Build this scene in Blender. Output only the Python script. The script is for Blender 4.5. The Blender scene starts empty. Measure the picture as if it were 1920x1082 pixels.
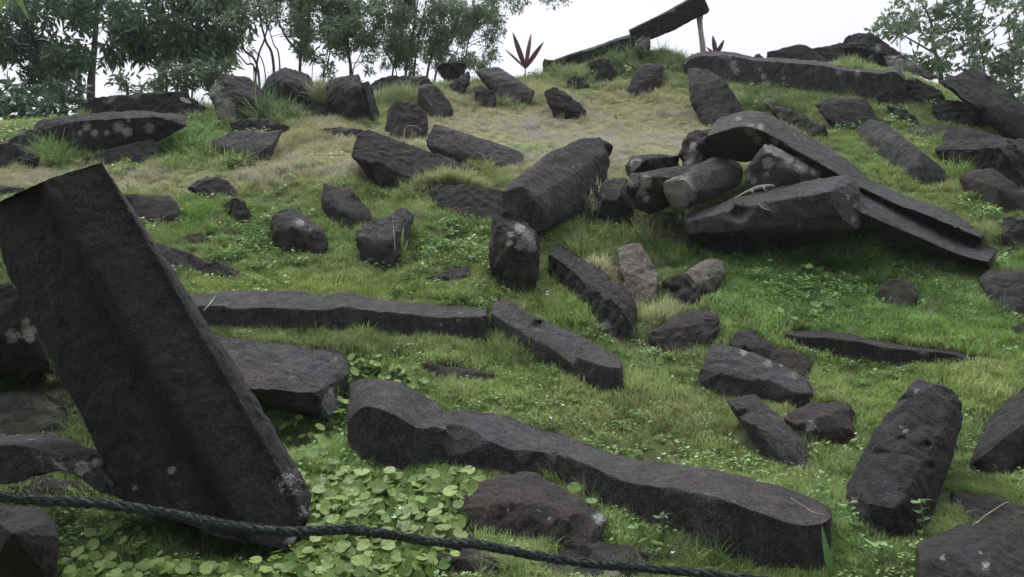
import bpy, bmesh, math, random
import numpy as np
from mathutils import Vector, Matrix
from math import radians, sin, cos, pi
random.seed(7); rng = np.random.default_rng(7)
S = bpy.context.scene
FLARE_VEIL = .0011

# ---------------------------------------------------------------- camera, sky, sun, exposure
W_, H_, F_, PITCH = 1920.0, 1082.0, 1507.0, radians(3.0)
cam_d = bpy.data.cameras.new('camera'); cam = bpy.data.objects.new('camera', cam_d); S.collection.objects.link(cam)
cam_d.sensor_width = 36.0; cam_d.lens = 36.0 * F_ / W_; cam_d.clip_start = 0.05; cam_d.clip_end = 3000
cam.location = (0, 0, 0); cam.rotation_euler = (radians(90) + PITCH, 0, 0)
S.camera = cam
world = bpy.data.worlds.new('World'); S.world = world; world.use_nodes = True
nt = world.node_tree; nt.nodes.clear()
out = nt.nodes.new('ShaderNodeOutputWorld'); bg = nt.nodes.new('ShaderNodeBackground')
sky = nt.nodes.new('ShaderNodeTexSky'); sky.sky_type = 'NISHITA'; sky.sun_disc = False
SUN_EL, SUN_AZ = radians(62), radians(-30)          # azimuth measured from +Y towards +X
sky.sun_elevation = SUN_EL; sky.sun_rotation = SUN_AZ; sky.dust_density = 4.0; sky.air_density = 1.2
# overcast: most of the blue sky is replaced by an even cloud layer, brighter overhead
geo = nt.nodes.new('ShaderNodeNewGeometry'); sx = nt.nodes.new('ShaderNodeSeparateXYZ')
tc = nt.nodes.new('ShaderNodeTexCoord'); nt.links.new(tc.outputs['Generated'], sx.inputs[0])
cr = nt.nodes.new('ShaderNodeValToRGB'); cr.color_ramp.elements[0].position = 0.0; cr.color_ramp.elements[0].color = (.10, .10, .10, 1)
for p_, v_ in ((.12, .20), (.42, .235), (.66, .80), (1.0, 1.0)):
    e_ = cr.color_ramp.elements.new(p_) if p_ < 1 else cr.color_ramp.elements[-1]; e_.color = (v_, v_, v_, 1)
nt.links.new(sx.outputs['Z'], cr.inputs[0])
# sky dimmed behind the camera and brightened ahead, shaped to darken the stone fronts
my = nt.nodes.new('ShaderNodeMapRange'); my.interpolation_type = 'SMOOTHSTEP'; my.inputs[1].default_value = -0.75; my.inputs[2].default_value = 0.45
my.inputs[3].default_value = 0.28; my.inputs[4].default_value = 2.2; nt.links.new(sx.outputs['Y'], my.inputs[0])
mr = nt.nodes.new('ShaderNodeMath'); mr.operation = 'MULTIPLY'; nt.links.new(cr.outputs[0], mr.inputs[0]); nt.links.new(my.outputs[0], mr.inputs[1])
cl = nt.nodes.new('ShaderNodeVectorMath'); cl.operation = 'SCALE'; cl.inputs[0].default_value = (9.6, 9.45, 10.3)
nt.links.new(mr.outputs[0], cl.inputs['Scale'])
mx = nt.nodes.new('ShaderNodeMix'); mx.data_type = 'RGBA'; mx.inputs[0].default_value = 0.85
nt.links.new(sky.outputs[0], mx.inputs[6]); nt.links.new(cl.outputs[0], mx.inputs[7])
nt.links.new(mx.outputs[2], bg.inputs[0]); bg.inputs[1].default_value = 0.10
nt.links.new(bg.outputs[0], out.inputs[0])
sd = bpy.data.lights.new('sun', 'SUN'); sd.energy = 0.9; sd.angle = radians(14); sd.color = (1.0, 0.97, 0.93)
so = bpy.data.objects.new('sun', sd); S.collection.objects.link(so)
sdir = Vector((sin(SUN_AZ) * cos(SUN_EL), cos(SUN_AZ) * cos(SUN_EL), sin(SUN_EL)))
so.rotation_euler = sdir.to_track_quat('Z', 'Y').to_euler(); so.location = (0, 0, 30)
S.view_settings.view_transform = 'Standard'; S.view_settings.look = 'None'
S.view_settings.exposure = 1.10; S.view_settings.gamma = 1.0

# ---------------------------------------------------------------- where a line of sight meets a given depth, and the hill
cp, sp = cos(PITCH), sin(PITCH)
def ray(px, py):
    a = (np.asarray(px, float) - 960) / F_; b = (541 - np.asarray(py, float)) / F_
    dy = cp - b * sp; dz = sp + b * cp
    return a / dy, dz / dy                     # x and z per metre of y
def P(px, py, Y):
    a, b = ray(px, py); return Vector((float(a) * Y, Y, float(b) * Y))
def proj(co):
    x, y, z = co[..., 0], co[..., 1], co[..., 2]
    d = y * cp + z * sp; u = -y * sp + z * cp
    d = np.where(d < 0.05, 0.05, d)
    return 960 + F_ * x / d, 541 - F_ * u / d
KY = np.array([-60, 0, 2, 2.9, 3.2, 3.9, 4.6, 5.1, 5.5, 6.2, 7.3, 7.8, 9.3, 11.5, 13.5, 20])
KZ = np.array([-7, -1.6, -1.12, -.87, -.79, -.59, -.24, .07, .29, .70, 1.40, 1.67, 2.42, 3.72, 4.7, 7.5])
_yy = np.arange(-60, 20.001, .02); _zz = np.interp(_yy, KY, KZ)
_k = np.exp(-np.linspace(-3, 3, 61) ** 2 / 2); _k /= _k.sum()
_zz = np.convolve(np.pad(_zz, 30, mode='edge'), _k, 'valid')
CX = np.array([-40, -8, -6.2, -3.6, -3.0, -.46, 2.5, 3.9, 4.9, 5.8, 9, 40])
CY = np.array([9.3, 9.5, 9.7, 9.9, 10.6, 11.4, 12.0, 11.2, 10.2, 9.7, 9.4, 9.3])
BUMPS = [(-1.22, 4.22, -.26, .42, .26), (1.75, 11.9, .35, 1.1, 1.1), (-3.2, 10.4, .22, 1.6, .8), (4.4, 9.8, .50, 1.5, 1.4), (-1.2, 7.4, .05, 1.5, .5), (3.4, 5.6, -.10, 1.2, .5),
         (1.1, 9.0, -.06, 1.6, .6), (-3.0, 7.0, -.05, 1.5, .6), (-2.5, 3.0, -.12, 1.0, .6)]
def height(x, y):
    x = np.asarray(x, float); y = np.asarray(y, float)
    yc = np.interp(x, CX, CY); s = y - yc
    over = np.logaddexp(0, s / .22) * .22
    h = np.interp(y - over, _yy, _zz) - np.minimum(over * .38, 6 + 0 * over)
    for bx, by, a, rx, ry in BUMPS:
        h = h + a * np.exp(-((x - bx) / rx) ** 2 - ((y - by) / ry) ** 2)
    h = h + .018 * np.sin(3.1 * x + 1.3 * np.sin(2.3 * y)) * np.cos(2.7 * y + np.sin(1.9 * x)) + .010 * np.sin(7.7 * x + 2 * y) * np.sin(6.3 * y - x)
    return h
_Ys = np.arange(1.6, 12.6, .01)
def groundY(px, py):
    a, b = ray(px, py); d = b * _Ys - height(a * _Ys, _Ys)
    i = np.nonzero(d < 0)[0]
    if len(i): return float(_Ys[i[0]])
    m = _Ys > 8; return float(_Ys[m][np.argmin(d[m])])
def G(px, py):
    Y = groundY(px, py); return P(px, py, Y)

# ---------------------------------------------------------------- helpers
C = S.collection
def tag(o, label=None, cat=None, group=None, kind=None):
    if label: o['label'] = label
    if cat: o['category'] = cat
    if group: o['group'] = group
    if kind: o['kind'] = kind
    return o
def link(name, me, mat=None, parent=None):
    o = bpy.data.objects.new(name, me); C.objects.link(o)
    if mat: me.materials.append(mat)
    if parent: o.parent = parent; o.matrix_parent_inverse = Matrix.Translation(-parent.location)
    return o
def empty(name, loc):
    o = bpy.data.objects.new(name, None); C.objects.link(o); o.location = loc; o.empty_display_size = .1; return o
def mesh_np(name, V, loops, starts, smooth=True):
    me = bpy.data.meshes.new(name); me.vertices.add(len(V)); me.vertices.foreach_set('co', np.ascontiguousarray(V, dtype=np.float32).ravel())
    me.loops.add(len(loops)); me.loops.foreach_set('vertex_index', np.ascontiguousarray(loops, dtype=np.int32))
    me.polygons.add(len(starts)); me.polygons.foreach_set('loop_start', np.ascontiguousarray(starts, dtype=np.int32))
    me.update(calc_edges=True)
    if smooth: me.polygons.foreach_set('use_smooth', np.ones(len(starts), dtype=bool))
    me.validate(); return me
def mesh_repeat(name, V, faces, T):
    """one mesh from N transformed copies: V (k,3), faces list, T (N,k,3) placed vertices"""
    N, k = T.shape[0], T.shape[1]
    lo = np.concatenate([np.array(f) for f in faces]); ln = np.array([len(f) for f in faces]); st = np.concatenate([[0], np.cumsum(ln)[:-1]])
    L = (lo[None, :] + (np.arange(N) * k)[:, None]).ravel(); Q = (st[None, :] + (np.arange(N) * ln.sum())[:, None]).ravel()
    return mesh_np(name, T.reshape(-1, 3), L, Q)
def tube_mesh(name, paths, sides=7):
    V = []; Fc = []
    for pts in paths:                     # [(Vector, radius), ...]
        n = len(pts); base = len(V)
        for i, (p, r) in enumerate(pts):
            d = (pts[min(i + 1, n - 1)][0] - pts[max(i - 1, 0)][0]).normalized()
            u = d.cross(Vector((0.3, 1, 0.2))).normalized(); v = d.cross(u)
            for k in range(sides):
                a = 2 * pi * k / sides; V.append(p + (u * cos(a) + v * sin(a)) * r)
        for i in range(n - 1):
            for k in range(sides):
                a = base + i * sides + k; b = base + i * sides + (k + 1) % sides
                Fc.append((a, b, b + sides, a + sides))
        Fc.append(tuple(base + k for k in range(sides))[::-1]); Fc.append(tuple(base + (n - 1) * sides + k for k in range(sides)))
    me = bpy.data.meshes.new(name); me.from_pydata([tuple(v) for v in V], [], Fc); me.update()
    me.polygons.foreach_set('use_smooth', np.ones(len(Fc), dtype=bool)); return me
def spline(pts, n):
    """Catmull-Rom through the points (tuples of any length)"""
    A = np.array(pts, float); A = np.vstack([2 * A[0] - A[1], A, 2 * A[-1] - A[-2]]); o = []
    m = len(A) - 3
    for t in np.linspace(0, m - 1e-6, n):
        i = int(t); f = t - i; p0, p1, p2, p3 = A[i:i + 4]
        o.append(.5 * (2 * p1 + (p2 - p0) * f + (2 * p0 - 5 * p1 + 4 * p2 - p3) * f * f + (3 * p1 - p0 - 3 * p2 + p3) * f ** 3))
    return np.array(o)

# ---------------------------------------------------------------- materials
def new_mat(name):
    m = bpy.data.materials.new(name); m.use_nodes = True; n = m.node_tree.nodes; l = m.node_tree.links
    return m, n, l, n['Principled BSDF']
def noise(n, l, vec, scale, detail=4, rough=.6):
    t = n.new('ShaderNodeTexNoise'); t.inputs['Scale'].default_value = scale; t.inputs['Detail'].default_value = detail
    t.inputs['Roughness'].default_value = rough
    if vec: l.new(vec, t.inputs['Vector'])
    return t.outputs['Fac']
def ramp(n, l, fac, stops):
    r = n.new('ShaderNodeValToRGB'); l.new(fac, r.inputs[0]); e = r.color_ramp.elements
    while len(e) < len(stops): e.new(.5)
    for el, (p, c) in zip(e, stops):
        el.position = p; el.color = (*c, 1) if len(c) == 3 else c
    return r.outputs[0]
def mixc(n, l, fac, a, b, mode='MIX'):
    m = n.new('ShaderNodeMix'); m.data_type = 'RGBA'; m.blend_type = mode
    for v, i in ((fac, 0), (a, 6), (b, 7)):
        if isinstance(v, (int, float)): m.inputs[i].default_value = v
        elif isinstance(v, tuple): m.inputs[i].default_value = (*v, 1)
        else: l.new(v, m.inputs[i])
    return m.outputs[2]
def math_(n, l, op, a, b=0.0, clamp=False):
    m = n.new('ShaderNodeMath'); m.operation = op; m.use_clamp = clamp
    for v, i in ((a, 0), (b, 1)):
        if isinstance(v, (int, float)): m.inputs[i].default_value = v
        else: l.new(v, m.inputs[i])
    return m.outputs[0]
def rock_mat(name, dark, light, brown, lich=.70, moss=.45):
    m, n, l, b = new_mat(name)
    tcn = n.new('ShaderNodeNewGeometry'); pos = tcn.outputs['Position']
    big = noise(n, l, pos, 2.6, 5); mid = noise(n, l, pos, 14, 6, .7); fine = noise(n, l, pos, 90, 5, .75); pit = noise(n, l, pos, 230, 3, .7)
    c = ramp(n, l, mid, [(.30, dark), (.70, light)])
    c = mixc(n, l, ramp(n, l, big, [(.42, (0, 0, 0)), (.66, (1, 1, 1))]), c, brown)
    c = mixc(n, l, ramp(n, l, fine, [(.34, (1, 1, 1)), (.52, (0, 0, 0))]), c, tuple(v * .42 for v in dark))
    c = mixc(n, l, ramp(n, l, fine, [(.55, (0, 0, 0)), (.70, (.85, .85, .85))]), c, tuple(min(1, v * 2.1) for v in light))
    streak = n.new('ShaderNodeMapping'); streak.inputs['Scale'].default_value = (9, 9, 1.6); l.new(pos, streak.inputs['Vector'])
    c = mixc(n, l, ramp(n, l, noise(n, l, streak.outputs[0], 2.2, 5, .7), [(.50, (0, 0, 0)), (.66, (.35, .35, .35))]), c, tuple(v * 1.5 for v in light))
    c = mixc(n, l, ramp(n, l, noise(n, l, pos, 3.1, 6, .75), [(.60, (0, 0, 0)), (.70, (.5, .5, .5))]), c, (.085, .055, .038))
    # green film in large weathered patches
    c = mixc(n, l, math_(n, l, 'MULTIPLY', ramp(n, l, noise(n, l, pos, 4.3, 6, .7), [(.50, (0, 0, 0)), (.68, (1, 1, 1))]), moss), c, (.040, .052, .028))
    # lichen: random little rosettes and the patches recorded on the mesh
    vo = n.new('ShaderNodeTexVoronoi'); vo.inputs['Scale'].default_value = 17; vo.feature = 'F1'
    w = n.new('ShaderNodeVectorMath'); w.operation = 'ADD'; l.new(pos, w.inputs[0])
    nn = n.new('ShaderNodeTexNoise'); nn.inputs['Scale'].default_value = 30; l.new(pos, nn.inputs['Vector'])
    sc = n.new('ShaderNodeVectorMath'); sc.operation = 'SCALE'; sc.inputs['Scale'].default_value = .05; l.new(nn.outputs['Color'], sc.inputs[0]); l.new(sc.outputs[0], w.inputs[1])
    l.new(w.outputs[0], vo.inputs['Vector'])
    dot = ramp(n, l, vo.outputs['Distance'], [(.17, (1, 1, 1)), (.27, (0, 0, 0))])
    pick = n.new('ShaderNodeSeparateColor'); l.new(vo.outputs['Color'], pick.inputs[0])
    chosen = math_(n, l, 'GREATER_THAN', pick.outputs[0], .93)
    area = ramp(n, l, noise(n, l, pos, 1.9, 2), [(lich - .12, (0, 0, 0)), (lich, (1, 1, 1))])
    rnd = math_(n, l, 'MULTIPLY', math_(n, l, 'MULTIPLY', dot, chosen), area)
    at = n.new('ShaderNodeAttribute'); at.attribute_name = 'lichen'
    lm = math_(n, l, 'ADD', at.outputs['Fac'], math_(n, l, 'MULTIPLY', math_(n, l, 'SUBTRACT', noise(n, l, pos, 48, 8, .85), .5), 3.0))
    lm = ramp(n, l, lm, [(.54, (0, 0, 0)), (.60, (1, 1, 1))])
    lf = math_(n, l, 'MAXIMUM', rnd, lm)
    lf = math_(n, l, 'MULTIPLY', lf, ramp(n, l, noise(n, l, pos, 120, 3, .7), [(.35, (.35, .35, .35)), (.6, (1, 1, 1))]))
    c = mixc(n, l, lf, c, ramp(n, l, noise(n, l, pos, 8, 3), [(.35, (.42, .44, .46)), (.65, (.50, .53, .44))]))
    c = mixc(n, l, 1.0, c, ramp(n, l, noise(n, l, pos, 7, 5, .75), [(.34, (.36,) * 3), (.64, (.64, .615, .60))]), 'MULTIPLY')
    l.new(c, b.inputs['Base Color'])
    b.inputs['Roughness'].default_value = .88; b.inputs['Specular IOR Level'].default_value = .22
    bp = n.new('ShaderNodeBump'); bp.inputs['Strength'].default_value = .9; bp.inputs['Distance'].default_value = .02
    hsum = math_(n, l, 'ADD', math_(n, l, 'ADD', mid, math_(n, l, 'MULTIPLY', fine, .55)), math_(n, l, 'MULTIPLY', pit, .22))
    l.new(hsum, bp.inputs['Height']); l.new(bp.outputs[0], b.inputs['Normal'])
    return m
M = {}
M['char'] = rock_mat('charcoal basalt', (.026, .025, .028), (.068, .065, .070), (.050, .043, .042))
M['brown'] = rock_mat('brown basalt', (.040, .036, .036), (.082, .075, .072), (.070, .057, .050))
M['grey'] = rock_mat('grey basalt', (.052, .051, .055), (.125, .122, .128), (.085, .076, .074), .62)
M['pale'] = rock_mat('pale earthy stone', (.15, .148, .12), (.30, .29, .24), (.20, .18, .14), .7)
M['mossy'] = rock_mat('mossy stone', (.035, .036, .030), (.085, .085, .066), (.05, .055, .035), .7, .9)
def tint_mat(name, base, rough=.6, trans=.35, attr='tint', inst=True, var=.35):
    m, n, l, b = new_mat(name)
    c = base
    if attr:
        a = n.new('ShaderNodeAttribute'); a.attribute_name = attr; a.attribute_type = 'INSTANCER' if inst else 'GEOMETRY'
        c = mixc(n, l, 1.0, a.outputs['Color'], base, 'MULTIPLY')
    g = n.new('ShaderNodeNewGeometry')
    r = ramp(n, l, noise(n, l, g.outputs['Position'], 60, 2), [(.3, (1 - var,) * 3), (.7, (1 + var * .0,) * 3)])
    c = mixc(n, l, 1.0, c, r, 'MULTIPLY')
    l.new(c, b.inputs['Base Color']); b.inputs['Roughness'].default_value = rough; b.inputs['Specular IOR Level'].default_value = .25
    if trans:
        t = n.new('ShaderNodeBsdfTranslucent'); l.new(c, t.inputs['Color']); ms = n.new('ShaderNodeMixShader'); ms.inputs[0].default_value = trans
        l.new(b.outputs[0], ms.inputs[1]); l.new(t.outputs[0], ms.inputs[2]); l.new(ms.outputs[0], n['Material Output'].inputs[0])
    return m
# ---------------------------------------------------------------- the hill, one sheet out to the horizon
def axis(lo, hi, st, far):
    c = list(np.arange(lo, hi + 1e-6, st)); g = []; s = st
    x = hi
    while x < far: s *= 1.35; x += s; g.append(x)
    g2 = []; s = st; x = lo
    while x > -far: s *= 1.35; x -= s; g2.append(x)
    return np.array(g2[::-1] + c + g)
gx = axis(-8, 8, .05, 900); gy = axis(1.5, 13.2, .05, 900)
XX, YY = np.meshgrid(gx, gy)
def far_h(x, y):
    h = height(x, np.clip(y, -60, 60)); return h
ZZ = far_h(XX, YY)
V = np.stack([XX, YY, ZZ], -1).reshape(-1, 3); nx, ny = len(gx), len(gy)
I = np.arange(nx * ny).reshape(ny, nx); q = np.stack([I[:-1, :-1], I[:-1, 1:], I[1:, 1:], I[1:, :-1]], -1).reshape(-1, 4)
me = mesh_np('ground', V, q.ravel(), np.arange(len(q)) * 4)
# soil and thatch colour follows the same zones as the grass growing on it
ZONES = [  # px, py, rx, ry, colour (vegetation tone, with shade put into the darkest greens), weight
    (1000, 235, 260, 50, (.46, .46, .28), 1.3), (760, 300, 120, 60, (.39, .40, .23), .9), (560, 290, 90, 50, (.44, .37, .23), 1.0),
    (300, 335, 260, 22, (.46, .46, .29), 1.2), (1180, 250, 160, 60, (.43, .44, .26), 1.1), (1100, 200, 200, 30, (.24, .25, .11), .8),
    (450, 130, 500, 90, (.13, .18, .08), .8), (1200, 130, 200, 40, (.14, .19, .08), 1.0), (620, 400, 300, 70, (.15, .23, .065), .9),
    (520, 540, 400, 20, (.21, .27, .075), 1.0), (900, 520, 150, 50, (.20, .26, .09), .8), (1600, 550, 260, 70, (.10, .195, .048), 1.4),
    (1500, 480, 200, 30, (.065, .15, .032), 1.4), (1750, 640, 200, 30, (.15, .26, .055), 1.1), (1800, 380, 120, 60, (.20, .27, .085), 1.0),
    (1700, 300, 120, 80, (.17, .24, .07), .8), (1650, 180, 180, 60, (.15, .20, .075), .8), (1250, 450, 130, 60, (.15, .19, .07), .8),
    (1000, 700, 300, 40, (.16, .24, .07), .8), (1250, 790, 240, 50, (.21, .25, .10), 1.0), (1450, 880, 120, 40, (.20, .27, .09), .9),
    (1750, 760, 200, 70, (.18, .27, .075), 1.0), (1850, 850, 120, 60, (.17, .23, .08), .8), (1600, 960, 90, 90, (.11, .19, .055), 1.0),
    (1300, 970, 150, 40, (.10, .17, .05), 1.0), (700, 660, 300, 25, (.16, .21, .08), .8), (650, 930, 260, 120, (.14, .24, .06), 1.3),
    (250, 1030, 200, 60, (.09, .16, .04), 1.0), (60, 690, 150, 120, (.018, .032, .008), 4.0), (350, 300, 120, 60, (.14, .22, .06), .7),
    (250, 260, 150, 40, (.12, .20, .06), .6), (1240, 620, 60, 60, (.20, .22, .12), .8)]
def zone_colour(px, py):
    acc = np.zeros(px.shape + (3,)) + np.array((.16, .22, .07)) * .25; ws = np.zeros(px.shape) + .25
    for zx, zy, rx, ry, c, w in ZONES:
        g = w * np.exp(-((px - zx) / rx) ** 2 - ((py - zy) / ry) ** 2); acc += g[..., None] * np.array(c); ws += g
    return acc / ws[..., None]
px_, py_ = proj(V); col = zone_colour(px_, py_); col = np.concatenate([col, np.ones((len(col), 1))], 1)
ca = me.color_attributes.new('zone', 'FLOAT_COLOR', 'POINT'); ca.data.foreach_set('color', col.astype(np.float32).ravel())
m, n, l, b = new_mat('soil and thatch')
at = n.new('ShaderNodeAttribute'); at.attribute_name = 'zone'; ge = n.new('ShaderNodeNewGeometry'); pos = ge.outputs['Position']
c = mixc(n, l, ramp(n, l, noise(n, l, pos, 9, 6, .7), [(.32, (0, 0, 0)), (.52, (1, 1, 1))]), (.045, .040, .024), at.outputs['Color'])
c = mixc(n, l, 1.0, c, (.72, .68, .56), 'MULTIPLY')
l.new(c, b.inputs['Base Color']); b.inputs['Roughness'].default_value = 1
bp = n.new('ShaderNodeBump'); bp.inputs['Distance'].default_value = .03; l.new(noise(n, l, pos, 40, 6, .8), bp.inputs['Height']); l.new(bp.outputs[0], b.inputs['Normal'])
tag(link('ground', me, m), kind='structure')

# ---------------------------------------------------------------- stones
tx1 = bpy.data.textures.new('broad_relief', 'CLOUDS'); tx1.noise_scale = .34; tx1.noise_depth = 2
tx2 = bpy.data.textures.new('chip_relief', 'CLOUDS'); tx2.noise_scale = .10; tx2.noise_depth = 4; tx2.noise_type = 'HARD_NOISE'
tx3 = bpy.data.textures.new('grain_relief', 'CLOUDS'); tx3.noise_scale = .03; tx3.noise_depth = 2
PENDING = []; SKIRT = []; ROCKBOX = []
STONES_GROUP = 'dark basalt stones and columns lying on the grassy slope'
def finish(name, V, faces, label, cat, mat, li, dents, Y, rough, grp):
    c = Vector(np.mean(np.array([tuple(v) for v in V]), 0)); c.z = min(v.z for v in V)
    me = bpy.data.meshes.new(name); me.from_pydata([tuple(v - c) for v in V], [], faces)
    bm = bmesh.new(); bm.from_mesh(me)
    if faces == []:
        bmesh.ops.convex_hull(bm, input=bm.verts); 
        for v in [v for v in bm.verts if not v.link_faces]: bm.verts.remove(v)
    bmesh.ops.recalc_face_normals(bm, faces=bm.faces); bm.normal_update(); edges = []
    for e in bm.edges:
        if len(e.link_faces) == 2 and e.calc_face_angle_signed(0) > .55: edges.append((e.verts[0].co.copy(), e.verts[1].co.copy(), (e.link_faces[0].normal + e.link_faces[1].normal).normalized()))
    bm.to_mesh(me); bm.free()
    o = bpy.data.objects.new(name, me); C.objects.link(o); o.location = c; me.materials.append(M[mat])
    tag(o, label, 'stone', grp, 'thing')
    vs = min(max(Y * .0024, .006), .024)
    r = o.modifiers.new('r', 'REMESH'); r.mode = 'SHARP'; dim = max(max(v[i] for v in V) - min(v[i] for v in V) for i in range(3)); r.octree_depth = min(8, max(5, math.ceil(math.log2(dim / .95 / (vs * 1.5))))); r.scale = .95; r.sharpness = 1.0; r.use_remove_disconnected = False; r.use_smooth_shade = True
    s = o.modifiers.new('s', 'SMOOTH'); s.factor = .5; s.iterations = 1
    k = min(max(Y / 5, .75), 1.5) * rough
    for tx, st in ((tx1, .020), (tx2, .030), (tx3, .010)):
        d = o.modifiers.new('d', 'DISPLACE'); d.texture = tx; d.texture_coords = 'GLOBAL'; d.strength = st * k; d.mid_level = .5
    PENDING.append((o, li, dents, edges, rough)); return o
def yref(gpts):
    g = sorted(gpts); xs = [p[0] for p in g]; ys = [p[1] for p in g]
    return lambda x: float(np.interp(x, xs, ys))
def hull(name, label, pts, t=.45, mat='char', li=(), dents=(), Y=None, rough=1.0, cat='stone', sk=1.0, grp=STONES_GROUP, sink=.14):
    """convex stone from its visible corners: (px,py) stand on the ground, (px,py,o) lie o metres behind (or before) it"""
    g = [(p[0], groundY(p[0], p[1] + 5), p[1] + 4) for p in pts if len(p) == 2]
    if Y is not None: f = lambda x: Y
    else: f = yref([(a, b_) for a, b_, _ in g])
    V = []
    for p in pts:
        if len(p) == 2 and Y is None:
            v = P(p[0], p[1] + 5, f(p[0])); V += [v, v - Vector((0, 0, sink))]
        else:
            y = f(p[0]) + (p[2] if len(p) == 3 else 0)
            if Y is None and p[2] > .04: y = max(f(p[0]) + .03, min(y, groundY(p[0], p[1]) - .10))   # keep its top clear of the slope
            V.append(P(p[0], p[1], y))
    cen = sum(V, Vector()) / len(V)
    back = []
    for v in list(V):
        w = v * ((v.y + t) / v.y); c2 = cen * ((cen.y + t) / cen.y); back.append(c2 + (w - c2) * .88)
    V += back
    if Y is None and len(g) > 1 and sk: SKIRT.append(([(a, c_) for a, _, c_ in sorted(g)], sk))
    ROCKBOX.append((min(p[0] for p in pts), min(p[1] for p in pts), max(p[0] for p in pts), max(p[1] for p in pts)))
    return finish(name, V, [], label, cat, mat, li, dents, cen.y, rough, grp)
def beam(name, label, st, w=.3, mat='char', li=(), dents=(), Y=None, rough=1.0, cat='stone column', sk=1.0, grp=STONES_GROUP, lean=.02, sink=.12, n=14):
    """long stone: stations (TBx,TBy, TFx,TFy, BFx,BFy[, Y]) = back top edge, front top edge, front bottom edge"""
    rows = []
    for s in st:
        y = s[6] if len(s) > 6 else (Y if Y is not None else groundY(s[4], s[5])); rows.append(tuple(s[:6]) + (y,))
    if sink and w > .2: rows = [(r_[0], r_[1] - 3, r_[2], r_[3] - 2) + tuple(r_[4:]) for r_ in rows]
    A = spline(rows, n) if len(rows) > 2 else np.array([np.array(rows[0]) * (1 - t) + np.array(rows[1]) * t for t in np.linspace(0, 1, n)])
    V = []
    for a in A:
        TB = P(a[0], a[1], a[6] + w); TF = P(a[2], a[3], a[6] + lean); BF = P(a[4], a[5], a[6])
        if sink: BF = BF - Vector((0, 0, sink))
        BB = TB + (BF - TF); V += [TB, TF, BF, BB]
    Fc = []
    for i in range(len(A) - 1):
        for k in range(4):
            a = i * 4 + k; b_ = i * 4 + (k + 1) % 4; Fc.append((a, b_, b_ + 4, a + 4))
    Fc.append((3, 2, 1, 0)); e = (len(A) - 1) * 4; Fc.append((e, e + 1, e + 2, e + 3))
    if Y is None and sk: SKIRT.append(([(a[4], a[5]) for a in A], sk))
    return finish(name, V, Fc, label, cat, mat, li, dents, float(A[:, 6].mean()), rough, grp)
# ---- foreground, left
hull('leaning_column', 'largest stone in view, a broad fluted column leaning left in the foreground', 
     [(-30, 395, .42), (-5, 377, .36), (78, 338, .28), (130, 320, .31), (190, 306, .34), (214, 338, .48),
      (20, 527, .38), (133, 730, .24), (205, 880, .16), (238, 955, .10), (275, 435, .40), (335, 520, .36), (372, 585, .32), (435, 672, .27), (505, 790, .21), (567, 890, .17), (584, 925, .10), (580, 975, .02),
      (350, 985, -.02), (545, 1034, -.03), (500, 1026, -.04), (430, 1014, -.02)], t=.30, Y=3.02, cat='stone', rough=.62,
     li=[(322, 882, 7, 1), (548, 1012, 10, 1), (565, 960, 12, .7), (540, 905, 30, .55), (252, 916, 5, .9)],
     dents=[(60, 340, 425, 975, 70, 11, .075), (190, 330, 400, 700, 40, 12, .014)])
hull('stone_block', 'dark stone with white lichen, upright in the gap behind the broad leaning column', [(-40, 540, .05), (20, 530, .05), (45, 560, .0), (90, 650, .0), (95, 700, .02), (-40, 700, 0), (-40, 620, -.05), (50, 640, -.04)], Y=4.3, t=.5, li=[(22, 630, 12, 1), (55, 622, 12, 1), (56, 637, 7, 1), (48, 605, 8, .9)])
hull('mossy_stone', 'low moss-coloured stone at the left edge above the arched block', [(-40, 735, .35), (60, 731, .35), (112, 738, .32), (135, 775, .1), (112, 822), (40, 825), (-40, 825)], t=.3, mat='mossy', rough=1.2)
beam('arched_block', 'grey block with an arched underside and white lichen spot, lower left beside the leaning column',
     [(-60, 815, -60, 838, -60, 915, 3.25), (30, 812, 30, 835, 20, 908, 3.25), (100, 812, 105, 850, 90, 890, 3.22), (150, 828, 150, 868, 140, 893, 3.2), (190, 845, 185, 880, 180, 926, 3.16), (212, 868, 214, 905, 228, 940, 3.12)], w=.3, mat='grey', sink=0, n=22, sk=0,
     li=[(153, 878, 11, 1.2), (183, 866, 9, 1), (110, 873, 20, .6), (75, 865, 14, .5)])
hull('stone_block', 'small brown stone in the hollow under the arched block', [(15, 905, .1), (85, 885, .12), (145, 893, .1), (185, 928, .05), (200, 945), (100, 950), (0, 950), (60, 925, -.03)], t=.3, mat='brown', sk=0)
hull('boulder', 'dark rounded boulder in the bottom left corner under the rope', [(-40, 945, .2), (40, 948, .2), (78, 955, .16), (103, 975, .06), (115, 1003, .02), (108, 1035, .0), (100, 1100, 0), (-40, 1100, 0), (20, 1000, -.12)], Y=2.45, t=.5, mat='char', rough=.8)
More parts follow.
